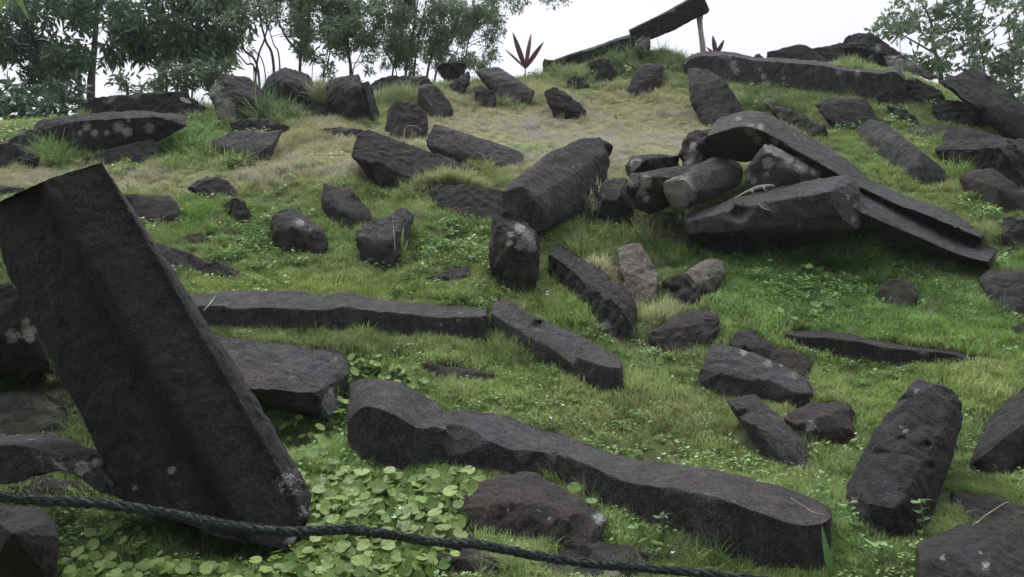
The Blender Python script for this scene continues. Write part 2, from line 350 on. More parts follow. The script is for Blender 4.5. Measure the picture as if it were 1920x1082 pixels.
# ---- block row behind the leaning column
hull('stone_block', 'mottled grey block with hollow dark underside, lichen on its right end', [(390, 628, .55), (480, 640, .50), (560, 648, .46), (632, 656, .42), (656, 670, .32), (655, 700, .22), (440, 715, .05), (470, 729, .0), (592, 736, .0), (645, 775, .12), (622, 792, .06), (600, 760, .03), (480, 762, .25), (500, 800, .35)], Y=4.30, t=.45, mat='grey', rough=.7, li=[(621, 760, 17, 1.1), (621, 733, 7, .9), (630, 672, 5, .7)])
beam('stone_column', 'long horizontal column with pale flat top, right of the leaning column in mid ground',
     [(340, 552, 340, 574, 340, 618), (365, 553, 367, 575, 370, 620), (450, 548, 440, 576, 440, 624), (545, 546, 533, 580, 533, 626), (600, 556, 600, 583, 600, 627), (645, 549, 645, 577, 645, 627), (700, 560, 707, 586, 707, 630), (757, 568, 757, 590, 757, 634), (830, 574, 830, 597, 840, 640), (905, 580, 905, 593, 905, 650), (914, 584, 916, 592, 914, 648)], w=.30, mat='grey', n=44, rough=.45, sk=.8)
beam('stone_column', 'diagonal column with a dark oblong hole, end to end with the long horizontal column',
     [(924, 566, 920, 588, 920, 630), (950, 563, 955, 610, 950, 655), (990, 587, 1005, 640, 1005, 690), (1067, 622, 1057, 662, 1060, 712), (1133, 653, 1107, 680, 1108, 742), (1160, 668, 1150, 692, 1150, 755), (1167, 676, 1166, 690, 1178, 748)], w=.30, mat='grey', n=32, rough=.5, dents=[(1008, 610, 13, .06)])
beam('stone_column', 'very long low column running from centre down to the lower right foreground',
     [(655, 722, 650, 790, 650, 850), (690, 712, 684, 764, 684, 874), (754, 720, 738, 778, 738, 890), (807, 750, 790, 806, 790, 885), (874, 770, 850, 808, 850, 885), (941, 780, 915, 827, 915, 890), (991, 797, 965, 846, 965, 900), (1058, 817, 1035, 851, 1035, 905), (1125, 845, 1108, 875, 1108, 948), (1192, 864, 1175, 905, 1175, 985), (1282, 874, 1278, 920, 1278, 1020), (1380, 891, 1348, 936, 1348, 1060), (1447, 908, 1414, 959, 1414, 1078), (1510, 930, 1481, 982, 1481, 1085), (1548, 947, 1536, 984, 1536, 1085), (1560, 962, 1558, 972, 1558, 1080)], w=.36, mat='grey', n=60, rough=.55, sk=.9,
     li=[(1375, 940, 4, .7)])
hull('stone_slab', 'thin sunken slab in the weeds below the long horizontal column', [(787, 679, .25), (827, 683, .22), (900, 692, .25), (935, 703, .22), (930, 722), (870, 718), (827, 712), (800, 702)], t=.3, mat='brown', sk=.6)
# ---- centre bottom
hull('boulder', 'angular brown boulder among round leaves at bottom centre', [(831, 958, .12), (841, 921, .16), (894, 903, .26), (958, 889, .36), (983, 881, .40), (1008, 886, .38), (1058, 920, .32), (1108, 946, .24), (1142, 971, .14), (1135, 990, .05), (1088, 1046), (1041, 1036), (941, 1016), (894, 1003), (854, 983), (985, 940, .10), (1060, 975, .06)], t=.35, mat='brown', rough=.8, li=[(1125, 972, 12, .8), (1010, 957, 4, .8), (1030, 972, 4, .8), (952, 956, 3, .8)])
hull('stone_block', 'flat dark block tucked under the right side of the angular brown boulder', [(1070, 1025, .25), (1128, 1012, .3), (1178, 1020, .3), (1214, 1031, .26), (1222, 1058, .05), (1215, 1095), (1060, 1095), (1000, 1080), (985, 1050, .1)], t=.4, mat='char', li=[(1145, 1075, 14, .9)], sk=.5)
hull('boulder', 'pointed brown stone at the bottom edge below the rope', [(724, 1085), (760, 1052, .12), (791, 1031, .18), (827, 1018, .2), (894, 1030, .2), (938, 1050, .12), (955, 1085), (840, 1050, .0)], t=.35, mat='brown')
hull('stone_block', 'small stone wedged left of the angular brown boulder above the rope', [(848, 1012), (853, 998, .05), (872, 990, .1), (900, 1000, .12), (905, 1028), (860, 1030)], t=.2, mat='brown', sk=0)
# ---- right foreground
hull('stone_column', 'tall tapering column leaning right in the lower right, two white specks on its face', [(1720, 704, .62), (1748, 714, .60), (1795, 733, .58), (1804, 745, .56), (1806, 780, .50), (1795, 840, .38), (1775, 888, .28), (1741, 936, .20), (1712, 992, .10), (1702, 1018), (1681, 953, -.02), (1628, 944, -.03), (1598, 921, .02), (1581, 937, .06), (1586, 955), (1605, 980), (1648, 1010), (1588, 905, .12), (1614, 862, .22), (1641, 802, .36), (1681, 753, .48), (1640, 845, .22), (1700, 740, .50), (1650, 985, .0)], t=.3, mat='char', rough=.8, li=[(1718, 735, 5, .9), (1698, 807, 5, .9), (1690, 801, 3, .9), (1600, 935, 10, .5)], dents=[(1738, 835, 10, .03), (1745, 875, 12, .03), (1690, 825, 12, .02)])
hull('stone_block', 'ridged dark block cut off by the right edge beside the tall tapering column', [(1940, 712, .5), (1895, 745, .46), (1849, 790, .36), (1830, 832, .2), (1815, 868, .08), (1940, 775, .10), (1870, 830, .08), (1835, 860, .0), (1822, 885), (1870, 900), (1940, 890)], t=.5, mat='char', rough=.8)
hull('stone_slab', 'broad dark slab behind the biggest bottom right corner stone', [(1778, 918, .35), (1810, 920, .36), (1882, 934, .34), (1940, 955, .3), (1940, 1010, .0), (1830, 1000), (1785, 965)], t=.35, mat='brown')
hull('boulder', 'big flat-topped stone filling the bottom right corner', [(1720, 1020, .25), (1760, 1000, .36), (1797, 984, .46), (1835, 985, .42), (1940, 972, .5), (1940, 1105, 0), (1720, 1105, 0), (1719, 1050, .08), (1840, 1025, .16), (1850, 1080, .02)], Y=2.6, t=.5, mat='char', li=[(1768, 1045, 6, .8), (1848, 1060, 8, .8), (1838, 1035, 5, .6)])
hull('stone_block', 'tilted block with a dark scooped front, first of the broken cluster on the right', [(1300, 722), (1312, 690, .04), (1330, 643, .22), (1345, 640, .28), (1395, 654, .30), (1460, 680, .26), (1515, 708, .20), (1538, 732, .06), (1500, 737, .0), (1440, 716, .0), (1372, 692, .0), (1345, 698, .0), (1535, 752), (1500, 766), (1440, 752), (1372, 738), (1335, 740)], t=.28, mat='grey', rough=.8, li=[(1394, 660, 6, 1), (1440, 680, 9, .7), (1490, 705, 10, .6), (1465, 685, 4, .9)], sk=.4)
hull('stone_block', 'small black block standing behind the tilted scooped block', [(1363, 643, .1), (1385, 618, .2), (1413, 619, .22), (1440, 638, .2), (1465, 660, .15), (1450, 690), (1380, 680), (1395, 645, .0)], t=.25, mat='char', sk=0)
hull('stone_block', 'reddish brown stone between the scooped block and the low wall-like column', [(1435, 655, .15), (1473, 649, .2), (1513, 666, .15), (1522, 688, .04), (1518, 712), (1470, 712), (1440, 700)], t=.2, mat='brown', sk=.3)
hull('stone_slab', 'smooth grey slab sloping down below the tilted scooped block', [(1360, 750, .3), (1414, 737, .34), (1440, 758, .32), (1467, 784, .26), (1514, 830, .14), (1519, 852, .06), (1498, 888), (1482, 884), (1441, 834, .06), (1420, 800, .12), (1382, 770, .22)], t=.16, mat='grey', rough=.6)
hull('boulder', 'squat reddish stone with one pale lichen spot beside the sloping grey slab', [(1467, 787, .15), (1490, 764, .2), (1516, 755, .24), (1592, 750, .26), (1604, 775, .15), (1603, 805, .04), (1592, 836), (1550, 842), (1512, 834), (1530, 790, -.02)], t=.3, mat='brown', li=[(1519, 799, 8, 1.1)])
beam('stone_column', 'long low wall-like column lying in the grass on the right', [(1472, 618, 1470, 626, 1470, 652), (1500, 617, 1500, 632, 1500, 662), (1580, 626, 1580, 638, 1580, 680), (1680, 645, 1680, 655, 1680, 690), (1780, 657, 1780, 664, 1780, 696), (1860, 672, 1860, 680, 1860, 692), (1925, 684, 1925, 688, 1925, 700)], w=.25, mat='char', n=34, rough=.6)
hull('boulder', 'dark boulder cut off at the right edge, level with the deep green grass', [(1830, 522, .12), (1853, 505, .25), (1940, 506, .3), (1940, 605), (1895, 600), (1866, 565), (1845, 540, .05), (1865, 530, .0)], t=.5, mat='char')
hull('stone_block', 'small dark stone low at the right edge beneath the dark boulder', [(1893, 612, .1), (1940, 603, .15), (1940, 640), (1900, 632)], t=.2, sk=.4)
hull('boulder', 'faint mossy boulder half buried in the deep green grass', [(1638, 548, .05), (1660, 524, .15), (1690, 517, .2), (1715, 532, .15), (1724, 556, .03), (1715, 572), (1680, 578), (1648, 570)], t=.3, mat='mossy')
# ---- centre pile
hull('stone_column', 'thick six-sided column pointing at the viewer, centre of the picture', [(941, 362, .0), (958, 338, .12), (1030, 284, .55), (1087, 259, .9), (1123, 257, 1.05), (1152, 273, 1.05), (1143, 310, .95), (1138, 335, .85), (1097, 362, .6), (1090, 396, .45), (1062, 414, .3), (1015, 438, .0), (983, 430, -.02), (942, 398, -.03), (975, 352, .0), (1003, 372, -.02), (1024, 398, .0)], Y=6.05, t=.35, mat='grey', rough=.55, li=[])
hull('standing_stone', 'upright rounded stone with a cluster of white lichen rings, below the six-sided column', [(913, 458, .05), (920, 406, .1), (948, 394, .12), (990, 416, .1), (1014, 450, .05), (1008, 510, .0), (1002, 550), (955, 545), (925, 530), (917, 510, .0), (960, 450, -.08), (965, 510, -.06)], t=.3, mat='brown', rough=.8, li=[(975, 428, 9, 1.1), (990, 445, 11, 1.1), (978, 458, 9, 1), (957, 440, 6, 1), (955, 456, 6, 1), (997, 462, 8, 1), (972, 463, 6, 1)])
beam('stone_column', 'diagonal column dropping right from beside the upright lichen-ringed stone', [(1050, 457, 1026, 474, 1026, 520), (1085, 480, 1062, 500, 1055, 545), (1130, 508, 1102, 535, 1095, 585), (1175, 540, 1150, 566, 1135, 630), (1192, 566, 1172, 590, 1160, 650), (1202, 600, 1192, 625, 1190, 652)], w=.32, mat='char', n=24, li=[(1133, 613, 12, .9), (1192, 625, 9, .8), (1190, 650, 6, .7)])
hull('stone_slab', 'worn grey slab with a dark end, right of the diagonal column', [(1155, 468, .35), (1173, 456, .42), (1205, 453, .42), (1234, 510, .18), (1232, 535, .05), (1190, 541, .0), (1163, 503, .15), (1232, 582), (1200, 580), (1190, 560)], t=.25, mat='pale', rough=.6, sk=.3)
hull('stone_block', 'narrow dark stone squeezed between the diagonal column and worn grey slab', [(1128, 487, .2), (1150, 492, .2), (1185, 520, .1), (1194, 548), (1175, 545), (1140, 512)], t=.15, sk=0)
hull('stone_block', 'small brown wedge between the worn grey slab and the pale stone', [(1240, 527, .12), (1262, 513, .15), (1292, 512, .15), (1317, 552, .05), (1312, 578), (1270, 575), (1245, 555)], t=.2, mat='brown', sk=.4)
hull('pale_stone', 'palest stone, beige and split, below the big overhanging column', [(1284, 512, .1), (1305, 496, .2), (1325, 482, .25), (1358, 486, .25), (1362, 506, .15), (1342, 535, .08), (1316, 562), (1297, 540, .0)], t=.2, mat='pale', rough=.8)
hull('boulder', 'rounded brown stone at the foot of the small brown wedge', [(1213, 622, .05), (1262, 595, .22), (1305, 582, .28), (1332, 576, .28), (1351, 592, .15), (1346, 632, .02), (1292, 655), (1250, 668), (1225, 655), (1290, 610, .06)], t=.3, mat='brown')
hull('stone_block', 'dark stone stump left of the lichened column ends', [(1112, 360, .08), (1138, 335, .25), (1176, 334, .28), (1190, 392, .05), (1188, 424), (1160, 424), (1135, 412), (1116, 386, .02), (1160, 362, .0)], t=.4, sk=.5)
hull('stone_block', 'short lichen-spotted column end lying above the pile at its left', [(1170, 312, .05), (1186, 290, .12), (1232, 287, .2), (1274, 291, .3), (1274, 318, .3), (1235, 330, .1), (1187, 328, .0), (1172, 333, .0), (1215, 297, .0)], Y=6.85, t=.35, mat='char', li=[(1192, 305, 9, 1.2), (1186, 317, 5, .8)])
hull('stone_block', 'dark rounded stone propping the raised end of the roof-like column', [(1270, 292, .1), (1281, 262, .15), (1296, 244, .2), (1345, 240, .25), (1352, 262, .2), (1345, 310, .1), (1285, 315, .0), (1310, 268, .02)], Y=6.75, t=.4, li=[(1299, 273, 6, 1.1), (1300, 297, 13, 1.2)])
beam('stone_column', 'long roof-like column sloping from the top of the pile down to the right',
     [(1345, 222, 1322, 256, 1334, 300, 6.75), (1397, 207, 1392, 236, 1403, 305, 6.72), (1440, 212, 1430, 246, 1440, 290, 6.70), (1493, 240, 1480, 275, 1488, 310, 6.66), (1580, 292, 1565, 323, 1572, 350, 6.55), (1612, 318, 1597, 345, 1600, 372, 6.5), (1640, 341, 1625, 356, 1630, 385, 6.44), (1690, 362, 1675, 380, 1680, 402, 6.36), (1760, 389, 1735, 402, 1740, 422, 6.27), (1813, 408, 1785, 424, 1790, 440, 6.2), (1855, 440, 1838, 445, 1842, 455, 6.15)], w=.45, lean=-.20, mat='grey', n=46, rough=.5, sink=0, sk=0,
     li=[(1407, 243, 9, 1.1), (1420, 262, 8, 1), (1452, 268, 8, 1), (1426, 238, 6, 1), (1500, 300, 10, .8), (1530, 322, 10, .8), (1470, 290, 8, .7), (1385, 222, 6, .7)])
hull('stone_block', 'broken column end with white lichen along its upper edge, under the roof-like column', [(1396, 320, .0), (1412, 295, .05), (1432, 268, .12), (1445, 270, .2), (1493, 294, .2), (1556, 327, .2), (1500, 345, .0), (1460, 350, .0), (1397, 352, -.02), (1440, 285, .02), (1500, 325, .0)], Y=6.30, t=.4, mat='grey', rough=.6, li=[(1444, 275, 9, 1.3), (1460, 284, 9, 1.3), (1478, 294, 10, 1.3), (1505, 308, 11, 1.3), (1530, 320, 10, 1.1), (1440, 306, 9, 1.2), (1402, 332, 7, 1), (1412, 338, 6, 1), (1438, 325, 6, .8)])
hull('stone_block', 'left end of the twin lichen-faced column, round pale rosettes on its dark face', [(1174, 350, .05), (1180, 326, .08), (1232, 317, .35), (1310, 310, .6), (1350, 300, .75), (1330, 330, .45), (1245, 336, .02), (1215, 331, .0), (1246, 395, .02), (1215, 403, .03), (1190, 392, .05), (1176, 368, .05)], Y=6.12, t=.25, mat='char', rough=.6, li=[(1187, 340, 9, 1.3), (1211, 341, 9, 1.3), (1203, 360, 8, 1), (1211, 372, 6, 1), (1184, 370, 4, 1)])
hull('stone_column', 'smooth grey column with a fully lichened six-sided end, in the middle of the pile', [(1243, 342, .0), (1262, 333, .02), (1283, 336, .0), (1312, 314, .35), (1335, 293, .6), (1355, 291, .68), (1388, 305, .66), (1396, 325, .6), (1388, 345, .5), (1340, 375, .25), (1290, 392, .02), (1304, 360, .0), (1256, 388, .02), (1244, 365, .0)], Y=6.02, t=.2, mat='grey', rough=.5, li=[(1258, 350, 17, 1.25), (1280, 352, 17, 1.25), (1272, 372, 16, 1.25), (1290, 365, 12, 1.1), (1262, 372, 12, 1), (1375, 300, 9, .9), (1385, 308, 8, .9)])
hull('stone_column', 'massive overhanging column with a blunt right end, black shade below it', [(1275, 408, .30), (1310, 398, .35), (1370, 372, .45), (1480, 345, .5), (1588, 326, .42), (1607, 338, .32), (1613, 362, .2), (1290, 415, .08), (1400, 385, .06), (1480, 372, .03), (1556, 358, .0), (1290, 440, .05), (1400, 432, .02), (1480, 420, .0), (1570, 398, -.02), (1600, 430, .02), (1614, 426, .08), (1300, 468, .35), (1450, 465, .45), (1585, 472, .5)], Y=5.80, t=.3, mat='grey', rough=.55, li=[(1590, 370, 5, .8), (1605, 385, 5, .7), (1600, 412, 7, .7), (1500, 425, 8, .5), (1535, 428, 7, .5)], dents=[(1385, 398, 22, .10)])
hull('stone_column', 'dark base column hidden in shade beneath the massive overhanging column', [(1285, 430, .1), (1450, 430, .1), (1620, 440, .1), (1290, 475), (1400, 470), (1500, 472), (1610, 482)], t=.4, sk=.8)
beam('stone_column', 'second long column below the roof-like one, running down to the right in deep shade', [(1600, 354, 1600, 391, 1600, 474, 6.25), (1650, 376, 1640, 409, 1640, 486, 6.22), (1735, 416, 1713, 440, 1713, 498, 6.18), (1813, 450, 1790, 474, 1795, 500, 6.12), (1872, 468, 1852, 492, 1858, 504, 6.05)], w=.04, lean=-.34, mat='grey', n=26, rough=.45, sink=.05, sk=.8, li=[(1618, 400, 5, .7), (1780, 432, 4, .9)])
# ---- mid left
hull('stone_column', 'stubby column tilted up to the left with black underside, left of centre', [(656, 292, .08), (664, 262, .2), (676, 243, .3), (693, 241, .34), (723, 253, .34), (773, 275, .32), (830, 292, .3), (880, 312, .25), (690, 303, .0), (760, 328, .0), (820, 340), (690, 326, .12), (740, 352), (700, 338, .25), (870, 330)], t=.25, mat='char', rough=.6, sk=.9)
hull('stone_column', 'straight flat-topped column lying behind the stubby tilted column', [(797, 264, .03), (813, 233, .22), (827, 234, .26), (900, 257, .26), (962, 277, .24), (984, 290, .2), (978, 312), (930, 306), (880, 292, .0), (803, 272, .0), (806, 285, .08), (835, 300), (885, 306)], t=.15, mat='grey', rough=.5)
hull('stone_block', 'brown squared block under a grass tuft, against the thick six-sided column', [(800, 345, .2), (870, 344, .25), (948, 356, .25), (946, 414), (900, 418), (850, 408), (812, 388)], t=.3, mat='brown', rough=.7)
hull('stone_block', 'wedge-shaped block with a flat sloping top on the left grass', [(598, 372, .1), (606, 342, .22), (655, 350, .3), (680, 375, .2), (698, 402, .08), (640, 396, .0), (616, 395, .02), (645, 430), (690, 422), (620, 410)], t=.2, mat='brown', rough=.6)
hull('stone_block', 'tilted block with an undercut, strap-leaved plant growing at its right', [(662, 442, .05), (678, 422, .15), (737, 394, .35), (767, 384, .42), (778, 403, .38), (770, 433, .28), (748, 490, .08), (740, 505), (684, 460, -.02), (712, 470, -.04), (667, 460, .05), (690, 490), (735, 450, .02)], t=.15, mat='grey', rough=.7)
hull('boulder', 'rounded dark boulder with a pale smear, alone on the left grass', [(501, 430, .1), (506, 410, .15), (520, 397, .2), (541, 389, .25), (567, 397, .25), (592, 416, .2), (612, 436, .1), (617, 457, .05), (600, 479), (567, 472), (530, 466), (508, 447, .04), (550, 425, -.06)], t=.3, mat='brown', li=[(563, 417, 9, .75), (582, 432, 4, .8)])
hull('boulder', 'low hump of rock peeping from the grass above the rounded dark boulder', [(350, 352, .1), (367, 340, .15), (387, 332, .2), (413, 329, .2), (433, 343, .15), (452, 366, .04), (420, 374), (365, 366)], t=.25, mat='char')
hull('boulder', 'small upright stone just below the low hump of rock', [(418, 382, .05), (440, 368, .12), (460, 374, .12), (474, 402, .04), (462, 420), (440, 418), (424, 398)], t=.2, mat='char')
hull('stone_block', 'squared block beside the top of the leaning column, smooth pale top edge', [(215, 365, .15), (240, 363, .15), (320, 366, .2), (334, 380, .12), (341, 397, .05), (315, 418), (282, 424), (240, 415)], t=.25, mat='brown', rough=.6)
hull('stone_slab', 'dark wedge slab pointing right, emerging from behind the leaning column', [(290, 452, .2), (310, 457, .2), (350, 470, .16), (400, 486, .1), (452, 508, .02), (440, 522), (380, 520), (335, 512), (300, 500)], t=.2, mat='char', li=[(388, 486, 11, .55)])
hull('stone_slab', 'faint flat stone almost hidden by grass above the dark wedge slab', [(345, 442, .1), (370, 436, .14), (398, 450, .08), (395, 460), (360, 458)], t=.1, mat='mossy')
hull('stone_slab', 'low brown slab sunk in grass left of the upright lichen-ringed stone', [(797, 520, .1), (840, 504, .2), (878, 497, .2), (886, 512, .04), (862, 526), (820, 532)], t=.2, mat='brown')
hull('stone_slab', 'end of a flat slab at the left edge just above the leaning column', [(-40, 345, .1), (10, 347, .1), (48, 351, .06), (42, 368), (-40, 375)], t=.2, mat='brown')
# ---- upper left
hull('stone_column', 'farthest left ridge beam along the skyline under the broadleaf tree', [(150, 205, .05), (166, 183, .1), (300, 171, .12), (350, 171, .12), (388, 203, .05), (360, 222), (260, 222), (160, 218)], t=.3, mat='char')
hull('stone_column', 'big horizontal beam with a row of white lichen patches at upper left', [(55, 248, .05), (68, 226, .22), (150, 212, .32), (273, 206, .35), (350, 216, .3), (353, 236, .1), (70, 236, .05), (150, 226, .0), (290, 217, .0), (300, 264, .05), (200, 288), (148, 292), (96, 268)], t=.3, mat='char', rough=.7, li=[(162, 238, 7, 1.1), (177, 249, 6, 1), (222, 238, 9, 1.1), (238, 247, 8, 1.2), (280, 240, 8, 1), (150, 250, 5, .9), (200, 250, 5, .9), (240, 225, 5, .8)])
hull('stone_slab', 'wedge stone leading down left from the big lichened beam', [(4, 268, .05), (40, 248, .15), (74, 237, .18), (97, 256, .1), (75, 278), (40, 276)], t=.2, sk=.5)
hull('stone_block', 'low rock lying below the right half of the big lichened beam', [(152, 298, .05), (200, 282, .12), (232, 270, .16), (290, 258, .16), (304, 280, .05), (298, 300), (200, 306), (160, 306)], t=.15, mat='char')
hull('stone_block', 'rock at the left edge among leaves under the wedge stone', [(-40, 262, .1), (10, 264, .1), (47, 272, .1), (78, 292, .04), (66, 312), (-40, 312)], t=.2)
hull('boulder', 'pointed rock with a pale scaly lichen face on the left skyline', [(388, 172, .15), (413, 136, .3), (440, 139, .35), (467, 143, .35), (490, 163, .25), (508, 202, .05), (500, 215), (470, 220), (432, 222), (418, 226), (400, 192, .08), (433, 182, -.02), (485, 188, .0)], t=.3, mat='brown', li=[(405, 165, 14, .75), (412, 188, 14, .8), (424, 205, 14, 1.3), (425, 190, 10, .9), (430, 215, 10, 1.2), (395, 175, 10, .9)])
hull('boulder', 'domed rock on the skyline right of the scaly lichened rock', [(489, 168, .1), (499, 143, .2), (514, 132, .3), (534, 124, .4), (580, 139, .35), (591, 153, .28), (588, 180, .1), (570, 205), (530, 208), (500, 190), (533, 152, .0), (555, 170, .0)], t=.3, mat='char')
hull('boulder', 'cube-like black rock on the skyline with a light top', [(610, 162, .1), (613, 148, .2), (640, 141, .3), (672, 137, .32), (678, 152, .2), (690, 190, .05), (705, 222), (660, 226), (630, 208), (611, 186, .02), (622, 165, .0), (675, 163, .0), (650, 190, -.03)], t=.3, mat='char')
hull('stone_slab', 'thin grey slab leaning on the right side of the cube-like black rock', [(675, 155, .1), (691, 152, .15), (698, 165, .15), (712, 212, .05), (712, 228), (704, 226)], t=.25, mat='grey', rough=.6, sk=.4)
hull('stone_block', 'small stone below the fuzzy grass tuft between domed and cube-like rocks', [(562, 210, .05), (580, 195, .1), (600, 190, .1), (616, 205, .05), (612, 218), (575, 220)], t=.15, sk=.6)
hull('stone_block', 'low stone resting under the scaly lichened rock', [(428, 226, .1), (465, 221, .1), (500, 222, .1), (545, 236, .05), (530, 248), (440, 250)], t=.2, sk=.4)
hull('stone_slab', 'flat-topped slab with a dark drop in front, upper left of the grass', [(390, 266, .05), (442, 243, .3), (490, 242, .32), (531, 245, .28), (514, 266, .12), (496, 278, .04), (430, 279, .0), (496, 306), (468, 308), (402, 290)], t=.2, mat='grey', rough=.6)
hull('stone_slab', 'flat sliver of rock in the grass left of the stubby tilted column', [(597, 241, .1), (640, 236, .15), (680, 240, .1), (690, 250, .02), (660, 262), (618, 252)], t=.12, sk=.5)
hull('stone_slab', 'ridge slab behind a yellow-green grass mound right of the cube-like rock', [(690, 160, .05), (702, 149, .1), (732, 140, .15), (800, 142, .15), (814, 156, .08), (800, 172), (720, 168)], t=.25, mat='char', sk=.5)
hull('stone_block', 'smooth hood-shaped block with a black underside on the upper grass', [(782, 160, .1), (800, 156, .2), (817, 158, .25), (843, 190, .1), (851, 206, .02), (808, 202, .0), (782, 193, .04), (850, 216), (815, 218), (800, 210)], t=.2, mat='grey', rough=.6)
hull('stone_block', 'big dull block in the grass directly above the stubby tilted column', [(722, 225, .05), (727, 199, .2), (741, 190, .25), (780, 191, .25), (802, 214, .15), (805, 242, .03), (780, 258), (745, 262), (718, 250)], t=.2, mat='brown', rough=.7)
hull('boulder', 'small dark rock high on the skyline by the feathery tree', [(818, 130, .05), (826, 119, .1), (852, 114, .12), (874, 119, .1), (868, 135), (840, 142)], t=.2, sk=.6)
hull('stone_block', 'dark triangular stone left of the large ridge-roof block', [(842, 158, .05), (860, 144, .12), (877, 131, .2), (884, 144, .15), (872, 165, .02), (862, 180), (850, 170)], t=.2, sk=.5)
hull('stone_block', 'large block shaped like a ridge roof on the upper grass below the skyline', [(887, 131, .25), (905, 126, .35), (934, 124, .4), (953, 142, .3), (985, 158, .2), (1004, 170, .1), (1002, 184, .03), (968, 196), (952, 186, .0), (917, 160, .1), (900, 143, .18), (945, 185)], t=.2, mat='grey', rough=.6)
hull('stone_block', 'lesser block at the lower left foot of the ridge-roof block', [(886, 162, .1), (900, 157, .15), (927, 170, .1), (934, 187, .02), (922, 200), (893, 192)], t=.15, mat='brown', sk=.5)
hull('stone_block', 'lone dark lump on the upper grass right of the ridge-roof block', [(1018, 172, .1), (1037, 162, .18), (1057, 170, .18), (1092, 196, .08), (1103, 208, .02), (1092, 219), (1047, 219), (1028, 196, .0)], t=.2)
hull('stone_block', 'tiny stone on the skyline at the start of the rising beam', [(1016, 114, .04), (1020, 110, .08), (1041, 112, .08), (1038, 128), (1018, 129)], t=.15, sk=.4)
# ---- top
beam('stone_column', 'skyline beam rising to the right, ending below the propped beam', [(1034, 116, 1034, 118, 1036, 132, 11.5), (1075, 101, 1075, 103, 1075, 122, 11.5), (1110, 91, 1110, 94, 1110, 116, 11.5), (1150, 76, 1150, 80, 1152, 108, 11.5), (1195, 62, 1195, 68, 1199, 98, 11.5)], w=.3, mat='char', n=16, rough=.5, sk=0)
hull('stone_stub', 'grey lichen-crusted stub holding up the lower end of the propped beam', [(1188, 88, .0), (1192, 78, .0), (1203, 68, .0), (1219, 69, .0), (1221, 84, .0), (1218, 104, .0), (1208, 112, .0), (1197, 100, .0), (1205, 88, -.06)], Y=11.25, t=.2, mat='grey', li=[(1197, 85, 12, 1.3), (1215, 78, 8, 1), (1207, 100, 8, 1.1)])
beam('propped_beam', 'straight beam raised against the sky on a wooden prop', [(1178, 56, 1179, 57, 1183, 70, 11.55), (1200, 45, 1202, 46, 1213, 76, 11.55), (1240, 25, 1242, 27, 1259, 60, 11.5), (1268, 10, 1270, 12, 1285, 46, 11.48), (1296, -6, 1298, -3, 1310, 33, 11.45), (1308, -12, 1311, -6, 1324, 27, 11.42), (1319, -8, 1321, -2, 1331, 20, 11.42)], w=.28, mat='brown', n=20, rough=.45, sink=0, sk=0)
hull('boulder', 'pyramid-shaped rock standing in the grass below the propped beam', [(1174, 170, .05), (1181, 152, .15), (1193, 132, .3), (1212, 114, .42), (1247, 120, .42), (1243, 150, .2), (1222, 172), (1203, 178), (1180, 176), (1212, 150, .08)], t=.3, mat='char', li=[(1243, 122, 4, .6)])
hull('boulder', 'shadowy rock among leaves left of the pyramid-shaped rock', [(1103, 118, .05), (1120, 108, .12), (1142, 109, .12), (1157, 136, .04), (1150, 152), (1125, 150), (1108, 138)], t=.2, mat='mossy', sk=.6)
beam('stone_column', 'longest beam along the right skyline, dotted with lichen, level and thick', [(1278, 120, 1280, 124, 1284, 142), (1305, 101, 1305, 108, 1310, 152), (1367, 99, 1367, 106, 1368, 162), (1413, 108, 1413, 114, 1413, 166), (1470, 112, 1470, 118, 1470, 170), (1540, 118, 1540, 124, 1540, 178), (1580, 127, 1580, 132, 1580, 182), (1647, 133, 1647, 138, 1647, 190), (1680, 128, 1680, 136, 1680, 196), (1697, 146, 1698, 150, 1697, 198)], w=.4, mat='grey', n=34, rough=.6, sk=.7, li=[(1375, 122, 8, .9), (1380, 133, 6, 1), (1432, 143, 5, 1), (1424, 130, 4, 1), (1440, 157, 5, 1), (1573, 136, 5, 1), (1607, 137, 5, 1), (1470, 145, 5, .7), (1368, 108, 4, .9)])
hull('stone_column', 'smooth column sliding down from the left end of the lichen-dotted skyline beam', [(1289, 128, .35), (1310, 126, .38), (1332, 131, .38), (1358, 148, .3), (1398, 207, .08), (1404, 216, .03), (1357, 238), (1338, 237), (1318, 222), (1293, 188, .08), (1300, 160, .1), (1345, 225)], t=.25, mat='grey', rough=.5)
hull('boulder', 'tiny rock knob on top of the lichen-dotted skyline beam', [(1408, 110, 0), (1415, 101, .05), (1424, 99, .06), (1433, 108, .03), (1436, 116, 0), (1410, 116, 0)], Y=10.55, t=.2)
hull('stone_column', 'capstone lying on the skyline beam, with a raised knob at its middle', [(1436, 108, .0), (1438, 97, .05), (1480, 91, .12), (1497, 82, .15), (1514, 83, .15), (1533, 97, .1), (1566, 122, .0), (1500, 118, .0), (1440, 114, .0)], Y=10.6, t=.3, mat='char', rough=.7)
hull('stone_slab', 'skyline slab linking the knobbed capstone to the highest rock', [(1515, 92, .1), (1557, 88, .15), (1585, 78, .2), (1600, 100, .1), (1590, 122, .0), (1530, 112, .0)], Y=10.9, t=.3, mat='char', sk=0)
hull('boulder', 'highest rock of the right skyline, humped, with lichen patches', [(1576, 90, .0), (1583, 67, .1), (1612, 60, .15), (1637, 63, .15), (1657, 79, .1), (1694, 102, .05), (1716, 118, .0), (1690, 140, .0), (1640, 134, .0), (1595, 118, .0), (1620, 90, -.08)], Y=10.55, t=.35, mat='char', li=[(1573, 92, 5, .8), (1561, 104, 5, .9), (1646, 90, 7, .8), (1634, 107, 5, .9)])
